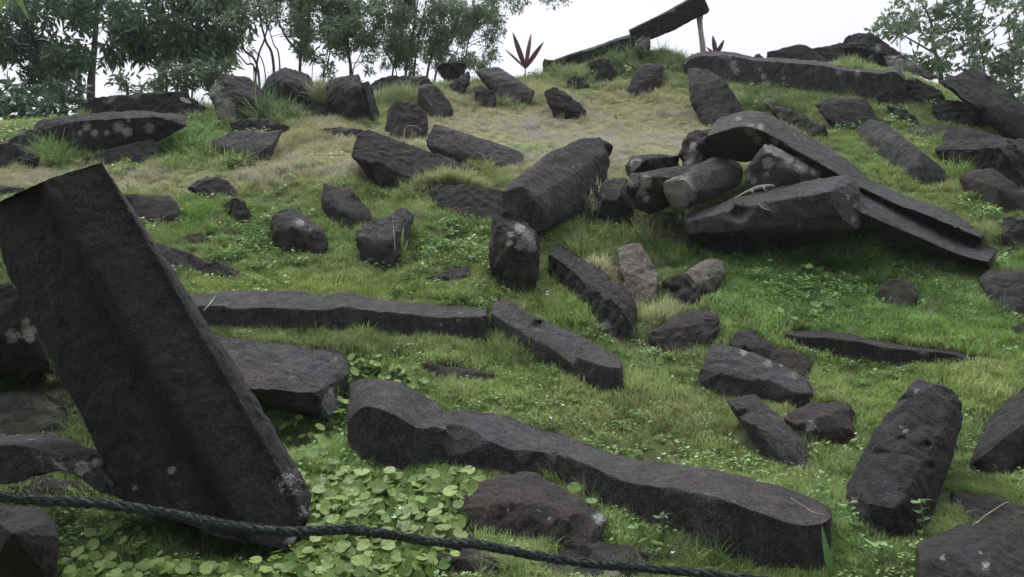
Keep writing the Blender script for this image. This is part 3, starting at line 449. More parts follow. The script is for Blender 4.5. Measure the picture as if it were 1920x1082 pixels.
hull('stone_slab', 'slab with bright lichen running down right from the highest rock', [(1655, 104, .1), (1694, 103, .12), (1716, 117, .12), (1762, 146, .05), (1745, 152, .0), (1690, 136, .0), (1660, 124, .0)], Y=10.2, t=.2, mat='char', li=[(1672, 112, 9, 1.1), (1684, 118, 9, 1.2), (1690, 125, 6, 1), (1708, 120, 9, 1.2), (1722, 124, 6, 1)])
hull('stone_block', 'dull block just past the right end of the skyline beam', [(1690, 150, .1), (1710, 142, .15), (1760, 165, .1), (1775, 188, .02), (1745, 197), (1700, 192)], t=.3, mat='char', sk=.6)
hull('stone_slab', 'great tilted slab with a peaked top on the right skyline', [(1758, 152, .2), (1800, 134, .35), (1832, 121, .45), (1848, 143, .42), (1925, 198, .2), (1960, 226, .1), (1960, 268), (1915, 258), (1848, 210, .0), (1813, 190, .03), (1780, 170, .1)], t=.25, mat='brown', rough=.5, sk=.7)
hull('stone_block', 'grey block with a black right end below the great tilted slab', [(1742, 198, .1), (1775, 186, .2), (1812, 188, .2), (1844, 196, .15), (1842, 226, .02), (1822, 234), (1780, 238), (1757, 222)], t=.2, mat='char', sk=.6)
hull('stone_block', 'broad flat-faced block in the upper right grass below the skyline beam', [(1527, 196, .1), (1547, 181, .2), (1590, 181, .22), (1628, 184, .2), (1654, 238, .02), (1620, 240), (1572, 236), (1542, 216, .02)], t=.2, mat='grey', rough=.6)
hull('stone_block', 'mossy broken stone sloping behind the roof-like column', [(1430, 192, .15), (1467, 197, .18), (1510, 214, .12), (1547, 235, .06), (1558, 264), (1513, 252), (1470, 222)], t=.15, mat='mossy')
hull('stone_slab', 'small sliver of rock right of the broad flat-faced block', [(1662, 198, .08), (1697, 202, .1), (1728, 227, .02), (1708, 236), (1680, 216)], t=.1, mat='mossy', sk=.6)
hull('stone_column', 'long tapering column pointing down right across the right-hand grass', [(1606, 240, .2), (1630, 222, .28), (1660, 229, .28), (1728, 282, .16), (1776, 322, .04), (1770, 344), (1732, 350), (1692, 326), (1638, 282), (1612, 258), (1660, 262, .06), (1720, 310, .02)], t=.15, mat='grey', rough=.5)
hull('stone_slab', 'long shallow slab above the dark block at the right edge', [(1697, 245, .1), (1712, 233, .18), (1800, 237, .22), (1860, 250, .2), (1920, 268, .15), (1940, 282), (1850, 285), (1770, 272), (1712, 258)], t=.2, mat='grey', rough=.5, sk=.5)
hull('stone_block', 'huge dark block against the right edge under the long shallow slab', [(1750, 280, .1), (1775, 262, .2), (1850, 256, .25), (1940, 262, .25), (1940, 356), (1885, 352), (1832, 326), (1780, 306), (1790, 280, .0), (1880, 275, .0)], t=.3, mat='char')
hull('boulder', 'gently peaked brown stone below the huge dark right-edge block', [(1796, 328, .12), (1830, 318, .2), (1863, 314, .22), (1900, 342, .15), (1940, 372, .1), (1940, 400), (1862, 392), (1818, 362), (1870, 352, .02)], t=.25, mat='brown', rough=.6)
hull('stone_block', 'dark greenish block at the right edge near the tip of the roof-like column', [(1876, 442, .0), (1881, 406, .12), (1940, 403, .15), (1940, 470), (1890, 458)], t=.3, mat='char')
hull('stone_block', 'little dark stone under a straw tuft between the thick six-sided column and the stump', [(1076, 402, .05), (1086, 391, .1), (1110, 388, .12), (1128, 400, .08), (1127, 418), (1100, 424), (1080, 418)], t=.15, mat='brown', sk=.4)
hull('stone_block', 'small block filling the gap under the lichen-faced column ends', [(1190, 404, .1), (1215, 398, .12), (1262, 396, .14), (1270, 420), (1230, 428), (1195, 422)], t=.25, sk=.4)
hull('stone_slab', 'thin slab half sunk between the lone dark lump and the propping pyramid rock', [(1062, 152, .06), (1078, 142, .1), (1100, 146, .08), (1108, 158, .02), (1092, 164), (1070, 162)], t=.15, mat='mossy', sk=.6)
hull('stone_block', 'broken stone wedged between the flat-faced block and the skyline beam', [(1640, 176, .05), (1652, 166, .1), (1680, 168, .1), (1697, 186, .04), (1680, 200), (1652, 198)], t=.2, sk=.4)
# bake the worn surfaces: shape first, then lichen patches and hollows
bpy.context.view_layer.update(); dg = bpy.context.evaluated_depsgraph_get()
for o, li, dents, edges, rough in PENDING:
    me2 = bpy.data.meshes.new_from_object(o.evaluated_get(dg)); old = o.data
    o.modifiers.clear(); o.data = me2; me2.name = o.name
    n_ = len(me2.vertices)
    if n_ == 0: print('EMPTY', o.name, o.get('label')); o.data = old; continue
    me2.polygons.foreach_set('use_smooth', np.ones(len(me2.polygons), dtype=bool))
    if True:
        co = np.empty(n_ * 3, np.float32); me2.vertices.foreach_get('co', co); co = co.reshape(-1, 3).astype(float)
        so_ = np.argsort(co[:, 0]); sx_ = co[so_, 0].copy()
        for p0, p1, en in edges:               # broken, chipped corners
            L = (p1 - p0).length; k_ = L * 4.6 * min(1, rough) * ('largest stone' not in o['label']); k_ = int(k_) + (random.random() < k_ - int(k_))
            for _ in range(k_):
                q = np.array(p0.lerp(p1, random.random())); R_ = random.uniform(.04, .14); dep = random.uniform(.25, 1) ** 2 * R_ * (.20 if 'column' in o.name else .30)
                nn_ = np.array(en) + np.array([random.gauss(0, .25) for _ in range(3)]); nn_ /= np.linalg.norm(nn_); i0, i1 = np.searchsorted(sx_, (q[0] - R_ * 1.25, q[0] + R_ * 1.25)); ix = so_[i0:i1]; rel = co[ix] - q
                r2 = (rel ** 2).sum(1) / (R_ * 1.25) ** 2; near = r2 < 1
                if not near.any(): continue
                h = rel @ nn_ + dep * (1 - r2 ** 2) - .004; near &= h > 0; co[ix[near]] -= nn_ * (h[near] * .92)[:, None]
        no = np.empty(n_ * 3, np.float32); me2.vertices.foreach_get('normal', no); no = no.reshape(-1, 3)
        L0 = np.array(o.location); w_ = co + L0; qx, qy = proj(w_); facing = (no * w_).sum(1) < 0
        for d_ in dents:
            if len(d_) == 7:            # a flute: gentle on one side, steep on the other, along the line x0,y0 -> x1,y1
                x0, y0, x1, y1, wl, wr, dep = d_; L = math.hypot(x1 - x0, y1 - y0)
                s_ = ((qx - x0) * (y1 - y0) - (qy - y0) * (x1 - x0)) / L      # px to the right of the line
                g = np.exp(-(s_ / np.where(s_ < 0, wl, wr)) ** 2) * facing
                co = co + (w_ / np.linalg.norm(w_, axis=1)[:, None]) * (g * dep)[:, None]; continue
            dx, dy, r, dep = d_
            g = np.clip(1.25 - np.hypot(qx - dx, (qy - dy) * 1.25) / r, 0, 1); g = g * g * (3 - 2 * g) * facing
            co = co + (w_ / np.linalg.norm(w_, axis=1)[:, None]) * (g * dep)[:, None]
        me2.vertices.foreach_set('co', co.astype(np.float32).ravel()); me2.update()
        a = np.zeros(n_)
        for lx, ly, r, st in li: a = np.maximum(a, st * np.clip(1.15 - .55 * np.hypot(qx - lx, qy - ly) / r, 0, 1) * facing)
        at_ = me2.attributes.new('lichen', 'FLOAT', 'POINT'); at_.data.foreach_set('value', a.astype(np.float32))
print('stones', len(PENDING), 'verts', sum(len(o.data.vertices) for o, *_ in PENDING))
# ---------------------------------------------------------------- vegetation
def blade_tuft(name, nb, hgt, spread, wid, bend, seed, mat, flat=0.0):
    """one tuft of curved blades; flat > 0 lays them down"""
    r = np.random.default_rng(seed); T = []
    faces = [(0, 1, 3, 2), (2, 3, 5, 4), (4, 5, 6)]
    for i in range(nb):
        a = r.uniform(0, 2 * pi); d = np.array([cos(a), sin(a), 0]); s = np.array([-sin(a), cos(a), 0])
        rr = spread * math.sqrt(r.uniform()); a2 = r.uniform(0, 2 * pi); b0 = np.array([cos(a2) * rr, sin(a2) * rr, -.006])
        h = hgt * r.uniform(.45, 1.0); w = wid * r.uniform(.6, 1.1) / 2; k = bend * r.uniform(.2, 1.3) + flat
        vs = []
        for t, wf in ((0, 1), (.4, .9), (.75, .55)):
            c = b0 + d * (h * k * t * t) + np.array([0, 0, h * (t - .28 * k * t * t)]); tw = s * w * wf
            vs += [c - tw, c + tw]
        t = 1.0; vs.append(b0 + d * h * k + np.array([0, 0, h * (1 - .30 * k)])); T.append(vs)
    me = mesh_repeat(name, None, faces, np.array(T)); me.materials.append(mat)
    return bpy.data.objects.new(name, me)
def leafy_sprig(name, seed, mat, ls=.016, hgt=.05, n=9, round_=False, col=None):
    r = np.random.default_rng(seed); T = []
    faces = [(0, 1, 5, 2), (0, 2, 5, 3), ] if False else [(0, 1, 4, 5), (0, 5, 2, 3)]
    for i in range(n):
        a = r.uniform(0, 2 * pi); d = np.array([cos(a), sin(a), r.uniform(-.35, .5)]); s = np.array([-sin(a), cos(a), 0])
        b0 = np.array([r.normal() * .018, r.normal() * .018, hgt * r.uniform(.15, 1)]); L = ls * r.uniform(.7, 1.4); w = L * (.42 if not round_ else .5)
        m = b0 + d * L * .5; up = np.array([0, 0, L * .14])
        T.append([b0, m + s * w + up, m - s * w + up, b0 + d * L * .08, b0 + d * L, m])
    faces = [(0, 5, 1), (5, 4, 1), (0, 2, 5), (5, 2, 4)]
    me = mesh_repeat(name, None, faces, np.array(T)); me.materials.append(mat); return bpy.data.objects.new(name, me)
def coin_leaf(name, seed, mat, R=.036, stalk=.07):
    """round scalloped leaf with a notch where the stalk joins"""
    r = np.random.default_rng(seed); V = [(0, 0, 0)]; n = 22; cup = r.uniform(.10, .30)
    for i in range(n + 1):
        a = radians(8) + (2 * pi - radians(16)) * i / n
        q = R * 1.0 * (1 + .05 * math.sin(2 * a + seed))
        V.append((q * cos(a) * .62, q * sin(a) * .62, R * (cup * .40 + .04 * sin(3 * a + seed))))
    for i in range(n + 1):
        a = radians(8) + (2 * pi - radians(16)) * i / n
        q = R * (1 + .022 * cos(i * pi)) * (1 + .05 * math.sin(2 * a + seed))
        V.append((q * cos(a), q * sin(a), R * (cup * .55 + .05 * sin(2 * a + seed))))
    Fc = []
    for i in range(n): Fc += [(0, 1 + i, 2 + i), (1 + i, n + 2 + i, n + 3 + i, 2 + i)]
    tx, ty = r.uniform(-.35, .35), r.uniform(-.6, .1)
    Rm = Matrix.Rotation(tx, 3, 'X') @ Matrix.Rotation(ty, 3, 'Y')
    V = [tuple(Rm @ Vector(v) + Vector((0, 0, stalk))) for v in V]; b0 = len(V); bx, by = r.uniform(-.02, .02, 2)
    for z_, f in ((0.0, 1.0), (stalk * .5, .45), (stalk, 0)):
        for k in range(3): V.append((bx * f + .0014 * cos(2.1 * k), by * f + .0014 * sin(2.1 * k), z_ - .01 * (f == 1)))
    for j in range(2):
        for k in range(3): Fc.append((b0 + j * 3 + k, b0 + j * 3 + (k + 1) % 3, b0 + j * 3 + 3 + (k + 1) % 3, b0 + j * 3 + 3 + k))
    me = bpy.data.meshes.new(name); me.from_pydata(V, [], Fc); me.update(); me.polygons.foreach_set('use_smooth', np.ones(len(Fc), dtype=bool)); me.materials.append(mat)
    return bpy.data.objects.new(name, me)
DEFER = []
def scatter(*args): DEFER.append(args)       # linked last, once everything that needs a ray cast is done
def make_scatter(name, label, cat, protos, pts, rot, scl, tint, idx):
    """one object of growth nobody could count: prototypes instanced on recorded points"""
    n_ = len(pts); me = bpy.data.meshes.new(name); me.vertices.add(n_); me.vertices.foreach_set('co', np.asarray(pts, np.float32).ravel())
    for nm, ty, arr in (('rot', 'FLOAT_VECTOR', rot), ('scl', 'FLOAT_VECTOR', scl)):
        a_ = me.attributes.new(nm, ty, 'POINT'); a_.data.foreach_set('vector', np.asarray(arr, np.float32).ravel())
    a_ = me.attributes.new('tint', 'FLOAT_COLOR', 'POINT'); a_.data.foreach_set('color', np.concatenate([tint, np.ones((n_, 1))], 1).astype(np.float32).ravel())
    a_ = me.attributes.new('pick', 'INT', 'POINT'); a_.data.foreach_set('value', np.asarray(idx, np.int32))
    o = link(name, me); tag(o, label, cat, kind='stuff')
    g = bpy.data.node_groups.new(name, 'GeometryNodeTree')
    g.interface.new_socket('Geometry', in_out='INPUT', socket_type='NodeSocketGeometry'); g.interface.new_socket('Geometry', in_out='OUTPUT', socket_type='NodeSocketGeometry')
    gi = g.nodes.new('NodeGroupInput'); go = g.nodes.new('NodeGroupOutput'); iop = g.nodes.new('GeometryNodeInstanceOnPoints'); g2 = g.nodes.new('GeometryNodeGeometryToInstance')
    g.links.new(gi.outputs[0], iop.inputs['Points'])
    for p_ in reversed(protos):
        oi = g.nodes.new('GeometryNodeObjectInfo'); oi.inputs['Object'].default_value = p_; oi.inputs['As Instance'].default_value = True
        g.links.new(oi.outputs['Geometry'], g2.inputs[0])
    def named(nm, ty):
        q_ = g.nodes.new('GeometryNodeInputNamedAttribute'); q_.data_type = ty; q_.inputs['Name'].default_value = nm; return q_.outputs['Attribute']
    jo = g.nodes.new('GeometryNodeJoinGeometry')
    for l_ in list(g2.inputs[0].links): g.links.new(l_.from_socket, jo.inputs[0])
    g.nodes.remove(g2)
    g.links.new(jo.outputs[0], iop.inputs['Instance']); iop.inputs['Pick Instance'].default_value = True
    g.links.new(named('pick', 'INT'), iop.inputs['Instance Index'])
    e2r = g.nodes.new('FunctionNodeEulerToRotation'); g.links.new(named('rot', 'FLOAT_VECTOR'), e2r.inputs[0]); g.links.new(e2r.outputs[0], iop.inputs['Rotation'])
    g.links.new(named('scl', 'FLOAT_VECTOR'), iop.inputs['Scale']); g.links.new(iop.outputs[0], go.inputs[0])
    md = o.modifiers.new('growth', 'NODES'); md.node_group = g
    return o
def poly_mask(px, py, poly):
    inside = np.zeros(px.shape, bool); m_ = len(poly)
    for i in range(m_):
        x0, y0 = poly[i]; x1, y1 = poly[(i + 1) % m_]
        if y0 == y1: continue
        c = ((y0 > py) != (y1 > py)) & (px < (x1 - x0) * (py - y0) / (y1 - y0) + x0); inside ^= c
    return inside
def ground_pts(n):
    """n points on the hill inside the view, spread so that the picture is evenly covered"""
    out_ = []; tot = 0
    while tot < n:
        u = rng.uniform(0, 1, n); Y = np.exp(np.log(2.05) + u ** .78 * (np.log(12.6) - np.log(2.05)))
        x = rng.uniform(-1, 1, n) ; x = np.sign(x) * np.where(abs(x) < .84, abs(x) / .84 * (.66 * Y + .3), (.66 * Y + .3) + (abs(x) - .84) / .16 * 1.6); c = np.interp(x, CX, CY) + .5
        k = Y < c; p_ = np.stack([x, Y, height(x, Y)], -1)[k]; out_.append(p_); tot += len(p_)
    return np.concatenate(out_)[:n]
grass_m = tint_mat('grass blade', (1, 1, 1), .55, .35, var=.45)
leaf_m = tint_mat('small leaf', (1, 1, 1), .45, .30, var=.25)
lawn = [blade_tuft('lawn_tuft', 34, .062, .05, .0034, .9, 10 + i, grass_m) for i in range(5)]
tall = [blade_tuft('long_tuft', 30, .14, .035, .0042, 1.0, 30 + i, grass_m) for i in range(5)]
sprigs = [leafy_sprig('weed_sprig', 50 + i, leaf_m, .020, .055, 16) for i in range(4)]
coins = [coin_leaf('coin_leaf', 70 + i, leaf_m, .036, .05 + .018 * i) for i in range(6)]
flower_m, n, l, b = new_mat('tiny white flower'); b.inputs['Base Color'].default_value = (.72, .72, .68, 1)
# short turf
bpy.context.view_layer.update(); _dg = bpy.context.evaluated_depsgraph_get()
def under_stone(p, lim=.35):
    hit, loc, *_r, ob, _m = S.ray_cast(_dg, Vector((float(p[0]), float(p[1]), float(p[2]) + 3)), Vector((0, 0, -1)))
    return bool(hit and ob.name != 'ground' and 0 < loc.z - p[2] < lim)
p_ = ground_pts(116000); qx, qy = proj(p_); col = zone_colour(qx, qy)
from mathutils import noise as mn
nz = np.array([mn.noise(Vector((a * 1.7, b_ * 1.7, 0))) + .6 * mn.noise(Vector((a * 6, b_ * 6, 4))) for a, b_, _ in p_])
col = 2.0 * (col * np.array((.97, .96, .88)) + np.array((.026, .028, .022)) * (1 - .8 * ((qx < 200) & (qy > 500) & (qy < 900)))[:, None]) * (1 + .45 * nz)[:, None] * rng.uniform(.72, 1.25, (len(p_), 1)); dry = (rng.uniform(size=len(p_)) < .10 + .12 * nz)  # shade of the left gap is also put into the turf colour
col = np.where(dry[:, None], col * .4 + np.array((.30, .26, .14)) * .6, col).clip(.01, .6)
thin = poly_mask(qx, qy - 40, [(100, 960), (560, 860), (650, 830), (940, 860), (830, 1000), (740, 1090), (110, 1090)]) & (rng.uniform(size=len(p_)) < .75)
sc_ = .84 * (.65 + .35 * (p_[:, 1] / 6)).clip(.7, 1.5) * (1 + .8 * nz).clip(.45, 2) * rng.uniform(.7, 1.25, len(p_))
sc_ *= np.where(qy > 560, 1.15, 1.0) * np.where((abs(qy - 250) < 60) & (abs(qx - 1050) < 260), .75, 1)
thin = thin | ((nz < -.42) & (rng.uniform(size=len(p_)) < .7)) | np.array([under_stone(q_) for q_ in p_]); k = ~thin; n_ = k.sum()
rot = np.stack([rng.normal(0, .22, n_), rng.normal(0, .22, n_), rng.uniform(0, 6.28, n_)], -1); s3 = np.repeat(sc_[k][:, None], 3, 1)
scatter('grass', 'short green and straw coloured turf covering the whole slope', 'grass', lawn, p_[k], rot, s3, col[k], rng.integers(0, 5, n_))
# longer grass fringing the feet of the stones and in loose drifts
T_ = []
for line, sk in SKIRT:
    for (x0, y0), (x1, y1) in zip(line[:-1], line[1:]):
        L = math.hypot(x1 - x0, y1 - y0); Y0 = groundY((x0 + x1) / 2, (y0 + y1) / 2); step = 15 * (5 / Y0) ** .8
        for i in range(max(1, int(L / step * sk))):
            t = random.random(); T_.append((x0 + (x1 - x0) * t + random.uniform(-6, 6), y0 + (y1 - y0) * t + random.uniform(-1, 10), .68))
CLUMPS = [  # px, py, spread x, spread y, count, size, colour: clumps and drifts of longer grass
    (600, 192, 11, 8, 70, 1.5, (.24, .25, .17)), (738, 186, 26, 10, 120, 1.2, (.21, .25, .14)), (772, 188, 10, 8, 50, 1.2, (.22, .26, .15)), (715, 205, 14, 24, 40, .8, (.26, .33, .13)),
    (840, 348, 50, 8, 150, 1.0, (.27, .30, .15)), (900, 310, 40, 12, 50, .8, (.24, .27, .12)), (1115, 390, 18, 10, 60, 1.5, (.42, .40, .29)), (1100, 385, 14, 10, 30, 1.0, (.40, .38, .27)),
    (1225, 420, 28, 7, 70, 1.2, (.36, .34, .25)), (1140, 515, 22, 16, 110, 1.2, (.40, .39, .28)), (1180, 545, 10, 12, 50, 1.2, (.42, .41, .30)), (1240, 600, 18, 16, 90, 1.2, (.32, .34, .20)), (1060, 450, 40, 25, 70, 1.2, (.17, .21, .08)),
    (1250, 440, 50, 20, 70, 1.2, (.16, .20, .08)), (460, 700, 16, 24, 26, .8, (.42, .42, .34)), (860, 970, 18, 12, 26, 1.0, (.33, .37, .22)), (1090, 880, 60, 22, 70, 1.1, (.17, .24, .09)), (1170, 945, 60, 24, 70, 1.2, (.12, .18, .06)),
    (930, 1070, 40, 14, 50, 1.1, (.25, .31, .15)), (560, 790, 60, 22, 70, 1.1, (.13, .19, .06)), (780, 655, 120, 14, 130, .9, (.17, .22, .10)), (650, 640, 180, 8, 130, .6, (.24, .29, .12)), (980, 650, 50, 30, 90, .9, (.22, .28, .12)),
    (1470, 890, 60, 22, 80, .8, (.24, .28, .12)), (1300, 1040, 90, 25, 90, 1.2, (.08, .13, .04)), (1540, 760, 20, 14, 30, 1.0, (.14, .18, .08)), (1780, 910, 60, 14, 60, .9, (.22, .27, .11)), (1640, 640, 160, 8, 60, .6, (.20, .26, .08)),
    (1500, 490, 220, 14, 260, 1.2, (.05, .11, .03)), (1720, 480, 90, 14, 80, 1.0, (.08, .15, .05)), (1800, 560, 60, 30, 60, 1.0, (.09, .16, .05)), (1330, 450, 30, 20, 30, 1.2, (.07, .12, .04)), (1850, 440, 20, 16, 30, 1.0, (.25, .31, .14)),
    (1810, 335, 22, 20, 60, .9, (.20, .29, .10)), (1740, 262, 30, 14, 40, .8, (.19, .27, .10)), (1350, 180, 50, 20, 90, .9, (.15, .22, .10)), (1460, 190, 50, 14, 70, 1.0, (.13, .19, .08)), (1470, 108, 26, 4, 40, .6, (.28, .32, .2)), (1592, 92, 12, 7, 24, .7, (.18, .22, .12)), (1600, 124, 30, 6, 50, .7, (.24, .28, .15)),
    (210, 200, 22, 6, 50, .8, (.28, .29, .16)), (265, 196, 20, 8, 40, .9, (.34, .33, .22)), (160, 200, 10, 8, 20, .9, (.24, .28, .13)), (540, 190, 36, 30, 110, 1.3, (.12, .20, .09)), (530, 215, 44, 14, 60, 1.0, (.22, .27, .15)), (370, 215, 26, 22, 50, 1.0, (.13, .21, .08)), (345, 265, 34, 30, 90, 1.2, (.13, .22, .07)), (420, 290, 36, 16, 60, 1.0, (.16, .23, .09)), (115, 285, 30, 22, 60, 1.1, (.12, .20, .07)),
    (560, 265, 34, 20, 70, .9, (.28, .27, .15)), (1180, 110, 60, 14, 110, 1.2, (.12, .17, .09)), (1060, 135, 60, 10, 110, .9, (.20, .25, .13)), (1240, 100, 40, 8, 90, .8, (.19, .25, .13)), (860, 145, 40, 12, 70, .8, (.22, .27, .14)), (985, 190, 80, 8, 80, .8, (.2, .25, .12)),
    (910, 150, 10, 20, 40, .7, (.24, .27, .15)), (760, 420, 20, 40, 60, .9, (.17, .24, .08)), (690, 360, 60, 16, 80, .9, (.17, .23, .08)), (430, 395, 40, 14, 70, .8, (.16, .26, .07)), (370, 400, 36, 24, 90, .8, (.14, .25, .06)), (560, 545, 240, 8, 260, .6, (.22, .30, .08)), (860, 560, 60, 10, 90, .8, (.21, .28, .10)), (1080, 590, 36, 22, 60, 1.0, (.20, .30, .09)),
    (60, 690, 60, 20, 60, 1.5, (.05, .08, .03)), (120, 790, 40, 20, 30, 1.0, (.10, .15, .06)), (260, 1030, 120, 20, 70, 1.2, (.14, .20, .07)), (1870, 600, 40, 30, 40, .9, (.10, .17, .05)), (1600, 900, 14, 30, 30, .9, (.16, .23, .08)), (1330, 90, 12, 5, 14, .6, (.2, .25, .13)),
]
px_l, py_l, sz_l, cl_l = [], [], [], []
for x, y, s_ in T_: px_l.append(x); py_l.append(y); sz_l.append(s_); cl_l.append(None)
for x, y, sx_, sy_, cnt, s_, c_ in CLUMPS:
    for i in range(cnt): px_l.append(x + random.gauss(0, 1) * sx_ * .7); py_l.append(y + random.gauss(0, 1) * sy_ * .7 + 4); sz_l.append(s_); cl_l.append(c_)
for i in range(6500):                       # loose longer tufts everywhere on the slope
    a_ = random.uniform(-20, 1940); b_ = 1090 - 900 * random.random() ** 1.3
    if 180 < b_ < 330 and 820 < a_ < 1300: continue
    px_l.append(a_); py_l.append(b_); sz_l.append(random.uniform(.4, .95) if b_ > 430 else random.uniform(.3, .6)); cl_l.append(None)
px_l = np.array(px_l); py_l = np.array(py_l); sz_l = np.array(sz_l)
Yg = np.array([groundY(a, b_) for a, b_ in zip(px_l, py_l)]); ra, rb = ray(px_l, py_l)
pts = np.stack([ra * Yg, Yg, height(ra * Yg, Yg)], -1); zc = zone_colour(px_l, py_l)
keep = ~np.array([under_stone(q_, .5) and random.random() < .85 for q_ in pts]); pts, zc, sz_l, Yg = pts[keep], zc[keep], sz_l[keep], Yg[keep]; cl_l = [c_ for c_, k_ in zip(cl_l, keep) if k_]
col = np.array((1.66, 1.68, 1.5)) * np.array([c_ if c_ else tuple(z * .9) for c_, z in zip(cl_l, zc)]) * rng.uniform(.7, 1.25, (len(pts), 1))
n_ = len(pts); dryk = rng.uniform(size=n_) < .08; col = np.where(dryk[:, None], np.array((.38, .35, .24)), col)
sc_ = sz_l * (1 + .7 * np.array([mn.noise(Vector((a * 2.2, b_ * 2.2, 3))) for a, b_, _ in pts])) * rng.uniform(.55, 1.25, n_) * (Yg / 6).clip(.62, 1.35)
rot = np.stack([rng.normal(0, .3, n_), rng.normal(0, .3, n_), rng.uniform(0, 6.28, n_)], -1)
scatter('long_grass', 'longer loose grass fringing the stones and standing in drifts', 'grass', tall, pts, rot, np.repeat(sc_[:, None], 3, 1), col, rng.integers(0, 5, n_))
print('long tufts', n_)
# little leafy weeds
p_ = ground_pts(25000); qx, qy = proj(p_)
nz = np.array([mn.noise(Vector((a * 1.3 + 9, b_ * 1.3, 7))) for a, b_, _ in p_]); wgt = .32 + 1.4 * nz
for x, y, rx, ry, w in ((620, 450, 160, 60, .5), (820, 430, 100, 70, .5), (1050, 740, 260, 50, .8), (1550, 560, 180, 60, .45), (1750, 600, 150, 50, .4), (1680, 680, 180, 30, .6), (1600, 980, 80, 110, .7), (1250, 980, 120, 60, .7), (350, 260, 120, 60, .5), (1000, 570, 120, 40, .6), (1560, 250, 60, 40, .4), (850, 680, 100, 40, .5), (1400, 790, 140, 40, .3), (1100, 230, 320, 60, -1.2), (300, 340, 250, 20, -.8), (120, 760, 100, 60, -.3)):
    wgt = wgt + w * np.exp(-((qx - x) / rx) ** 2 - ((qy - y) / ry) ** 2)
k = (rng.uniform(size=len(p_)) < wgt * .8) & ~np.array([under_stone(q_) for q_ in p_]); p_ = p_[k]; qx = qx[k]; qy = qy[k]; n_ = len(p_)
col = zone_colour(qx, qy) * .45 + np.array((.14, .24, .09)) * .6; col = col * rng.uniform(.7, 1.35, (n_, 1))
sc_ = rng.uniform(.7, 1.4, n_) * (p_[:, 1] / 6).clip(.75, 1.25)
rot = np.stack([rng.normal(0, .2, n_), rng.normal(0, .2, n_), rng.uniform(0, 6.28, n_)], -1)
col = col * np.array((1.5, 1.6, 1.6))
scatter('leafy_weeds', 'low small-leaved weeds mixed through the turf', 'weeds', sprigs, p_, rot, np.repeat(sc_[:, None], 3, 1), col, rng.integers(0, 4, n_))
# round coin leaves carpeting the hollow at the bottom
def coin_field(polys, dens):
    X, Yp = [], []
    for poly, cnt in polys:
        xs = [a for a, _ in poly]; ys = [b_ for _, b_ in poly]; c_ = 0
        while c_ < cnt:
            a = rng.uniform(min(xs), max(xs), cnt); b_ = rng.uniform(min(ys), max(ys), cnt); m_ = poly_mask(a, b_, poly)
            X += list(a[m_][:cnt - c_]); Yp += list(b_[m_][:cnt - c_]); c_ += int(m_.sum())
    return np.array(X), np.array(Yp)
cx, cy = coin_field([([(560, 960), (590, 880), (660, 858), (700, 880), (790, 868), (850, 860), (920, 885), (845, 950), (850, 1020), (760, 1060), (700, 1095), (540, 1095), (500, 1040), (585, 990)], 4200),
    ([(110, 1095), (125, 1030), (260, 1040), (340, 1030), (440, 1050), (540, 1040), (560, 1095)], 1100), ([(110, 975), (200, 955), (290, 975), (250, 1030), (130, 1030)], 26),
    ([(540, 860), (560, 800), (600, 780), (640, 870), (590, 890)], 70), ([(520, 760), (580, 760), (600, 830), (540, 830)], 9), ([(640, 690), (660, 655), (730, 660), (810, 690), (800, 715), (700, 712)], 110), ([(625, 700), (660, 700), (665, 800), (635, 830)], 30),
    ([(1020, 900), (1110, 905), (1110, 940), (1050, 930)], 9), ([(0, 250), (60, 225), (75, 240), (20, 262)], 40), ([(340, 210), (420, 215), (400, 290), (345, 280)], 60), ([(1150, 130), (1190, 120), (1180, 145)], 25), ([(1210, 1000), (1300, 1000), (1320, 1070), (1230, 1070)], 16), ([(100, 960), (110, 950), (120, 960)], 1), ([(715, 150), (730, 150), (790, 215), (800, 220)], 5), ([(1400, 490), (1560, 500), (1560, 600), (1420, 590)], 50), ([(150, 790), (180, 810), (170, 850), (110, 840)], 5)], 1)
cy = cy + 44 * np.clip((cy - 400) / 450, .1, 1); Yg = np.array([groundY(a, b_) for a, b_ in zip(cx, cy)]); ra, rb = ray(cx, cy); pts = np.stack([ra * Yg, Yg, height(ra * Yg, Yg)], -1)
n_ = len(pts); f = rng.uniform(size=(n_, 1)); col = (np.array((.115, .205, .042)) * (1 - f) + np.array((.25, .36, .085)) * f) * rng.uniform(.75, 1.2, (n_, 1))
far = (Yg > 5.5)[:, None]; col = np.where(far, col * .85, col)
rot = np.array([tuple((Matrix.Rotation(random.gauss(.62, .30), 3, 'X') @ Matrix.Rotation(random.gauss(0, .28), 3, 'Y') @ Matrix.Rotation(random.uniform(0, 6.28), 3, 'Z')).to_euler()) for _ in range(n_)]); sc_ = rng.uniform(.32, .70, n_) * (1 + .15 * rng.normal(size=n_)) * (Yg / 3.4).clip(.7, 1.1)
scatter('coin_leaf_carpet', 'bright green round scalloped leaves carpeting the hollow', 'ground cover', coins, pts, rot, np.repeat(sc_[:, None], 3, 1), col, rng.integers(0, 6, n_))
